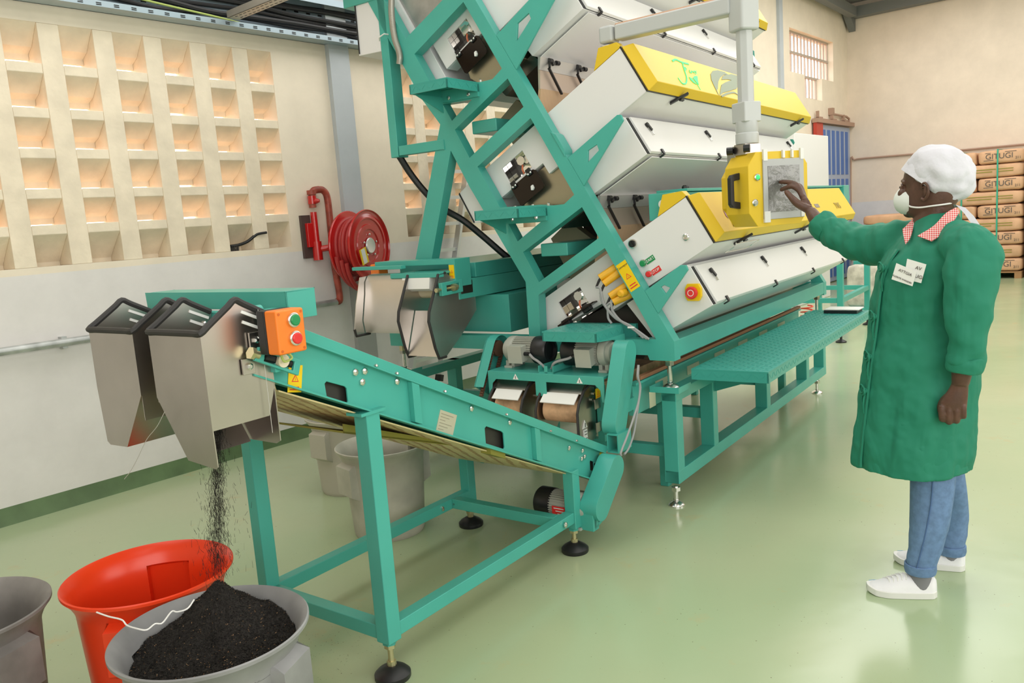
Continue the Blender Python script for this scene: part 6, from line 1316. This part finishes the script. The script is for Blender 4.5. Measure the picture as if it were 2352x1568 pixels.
# ---- jeans
jn=MB()
for (pth,rr),sd in zip(legs_,(0,1)):
    top_=np.array((pth[0][0],.02,.72)); pts=[top_]+[p.copy() for p in pth]; pts[-1]=pts[-1]-Z_*.0
    rads=[.078,.078,.076,.068,.050] if sd==0 else [.074,.072,.062,.058,.048]
    P_=bez(pts,7); m=len(P_); rs=np.interp(np.linspace(0,1,m),np.linspace(0,1,5),rads); out=[]
    for i,p in enumerate(P_):
        cr_=max(0,(i-m*.70)/(m*.3)); out.append([p+np.array((math.cos(g),math.sin(g)*1.0,0))*rs[i]*(1+.06*cr_*math.sin(i*1.9+g*1.0)+.02*math.sin(3*g+i*.5)) for g in np.linspace(0,2*math.pi,29)[:-1]])
    jn.loft(out)
jeans=jn.build('jeans',JEAN,Pn,smooth=80)
for pth,rr in legs_:
    p=pth[-1]; cu_=MB().lathe([(.048,-.012),(.053,-.012),(.056,.0),(.055,.022),(.050,.024)],p,(0,0,1),30,cap=False).build('jeans_cuff',JEAN,jeans,smooth=60)
    MB().lathe([(.039,-.055),(.039,.0),(.04,.012)],p-Z_*.012,(0,0,1),24).build('sock',SOCK,Pn)
sm_=[p for p in bez([legs_[0][0][0]+np.array((-.080,.0,0)),legs_[0][0][1]+np.array((-.078,.0,0)),legs_[0][0][2]+np.array((-.068,.01,0)),legs_[0][0][3]+np.array((-.05,.012,.02))],6)]
MB().tube(sm_,.0022,6).build('side_seam',mat('denim_seam',(.07,.14,.30),.8),jeans)
# ---- shoes
for (h_,d,L_),nm_ in zip(sh,('near','far')):
    sd=np.array((-d[1],d[0],0)); so=[]; up_r=[]
    def outline(t): return (.036+.012*math.sin(math.pi*min(1,t*1.15))+.010*math.exp(-((t-.72)/.2)**2))*min(1,(1-t)/.12+.02)**.5*min(1,t/.08+.25)**.5
    ts_=np.concatenate([np.linspace(0,.1,5),np.linspace(.14,.85,16),np.linspace(.88,1,8)])
    sole=MB(); rs_=[]
    for t in ts_:
        w_=outline(t)+.003; c=h_+d*L_*t; lift=.010*max(0,(t-.8)/.2)**2
        rs_.append([c+sd*w_+Z_*lift,c+sd*w_+Z_*(.026+lift),c-sd*w_+Z_*(.026+lift),c-sd*w_+Z_*lift])
    s_=sole.loft(rs_).build('shoe_sole',SOLE,Pn,smooth=50,bevel=.003)
    hgt=lambda t:np.interp(t,[0,.04,.12,.25,.38,.5,.65,.8,.92,1],[.062,.078,.080,.070,.078,.074,.058,.044,.036,.024])
    us=[]
    for t in ts_:
        w_=outline(t)*.99; c=h_+d*L_*t; hh=hgt(t); r=[]
        for g in np.linspace(0,math.pi,17): r.append(c+sd*w_*math.copysign(abs(math.cos(g))**.75,math.cos(g))*(1-.25*math.sin(g))+Z_*(.018+(hh-.018)*math.sin(g)**.7))
        us.append(r)
    su=MB().loft(us).build('shoe_upper',SHOE,s_,smooth=60)
    for z_,cc2 in ((.026,mat('shoe_blue_line',(.25,.45,.65),.5)),(.012,mat('shoe_red_line',(.35,.06,.10),.5))):
        MB().tube([h_+d*L_*t-sd*(outline(t)+.0035)*1.0+Z_*(z_+.010*max(0,(t-.8)/.2)**2) for t in (ts_[2:-3] if z_>.02 else ts_[2:14])],.0011,6).build('sole_line',cc2,s_)
    lc=MB()
    for t in (.44,.50,.56,.62,.68): 
        c=h_+d*L_*t+Z_*(hgt(t)+.001); w_=outline(t)*.55; lc.tube(bez([c-sd*w_-Z_*.010,c-sd*w_*.5+d*.004,c+d*.0,c+sd*w_*.5-d*.004,c+sd*w_-Z_*.010],3),.0025,6)
        lc.tube(bez([c-sd*w_-Z_*.010+d*.014,c+Z_*.002,c+sd*w_-Z_*.010-d*.0],3),.0025,6)
    lc.build('shoe_laces',WHITEP,su)
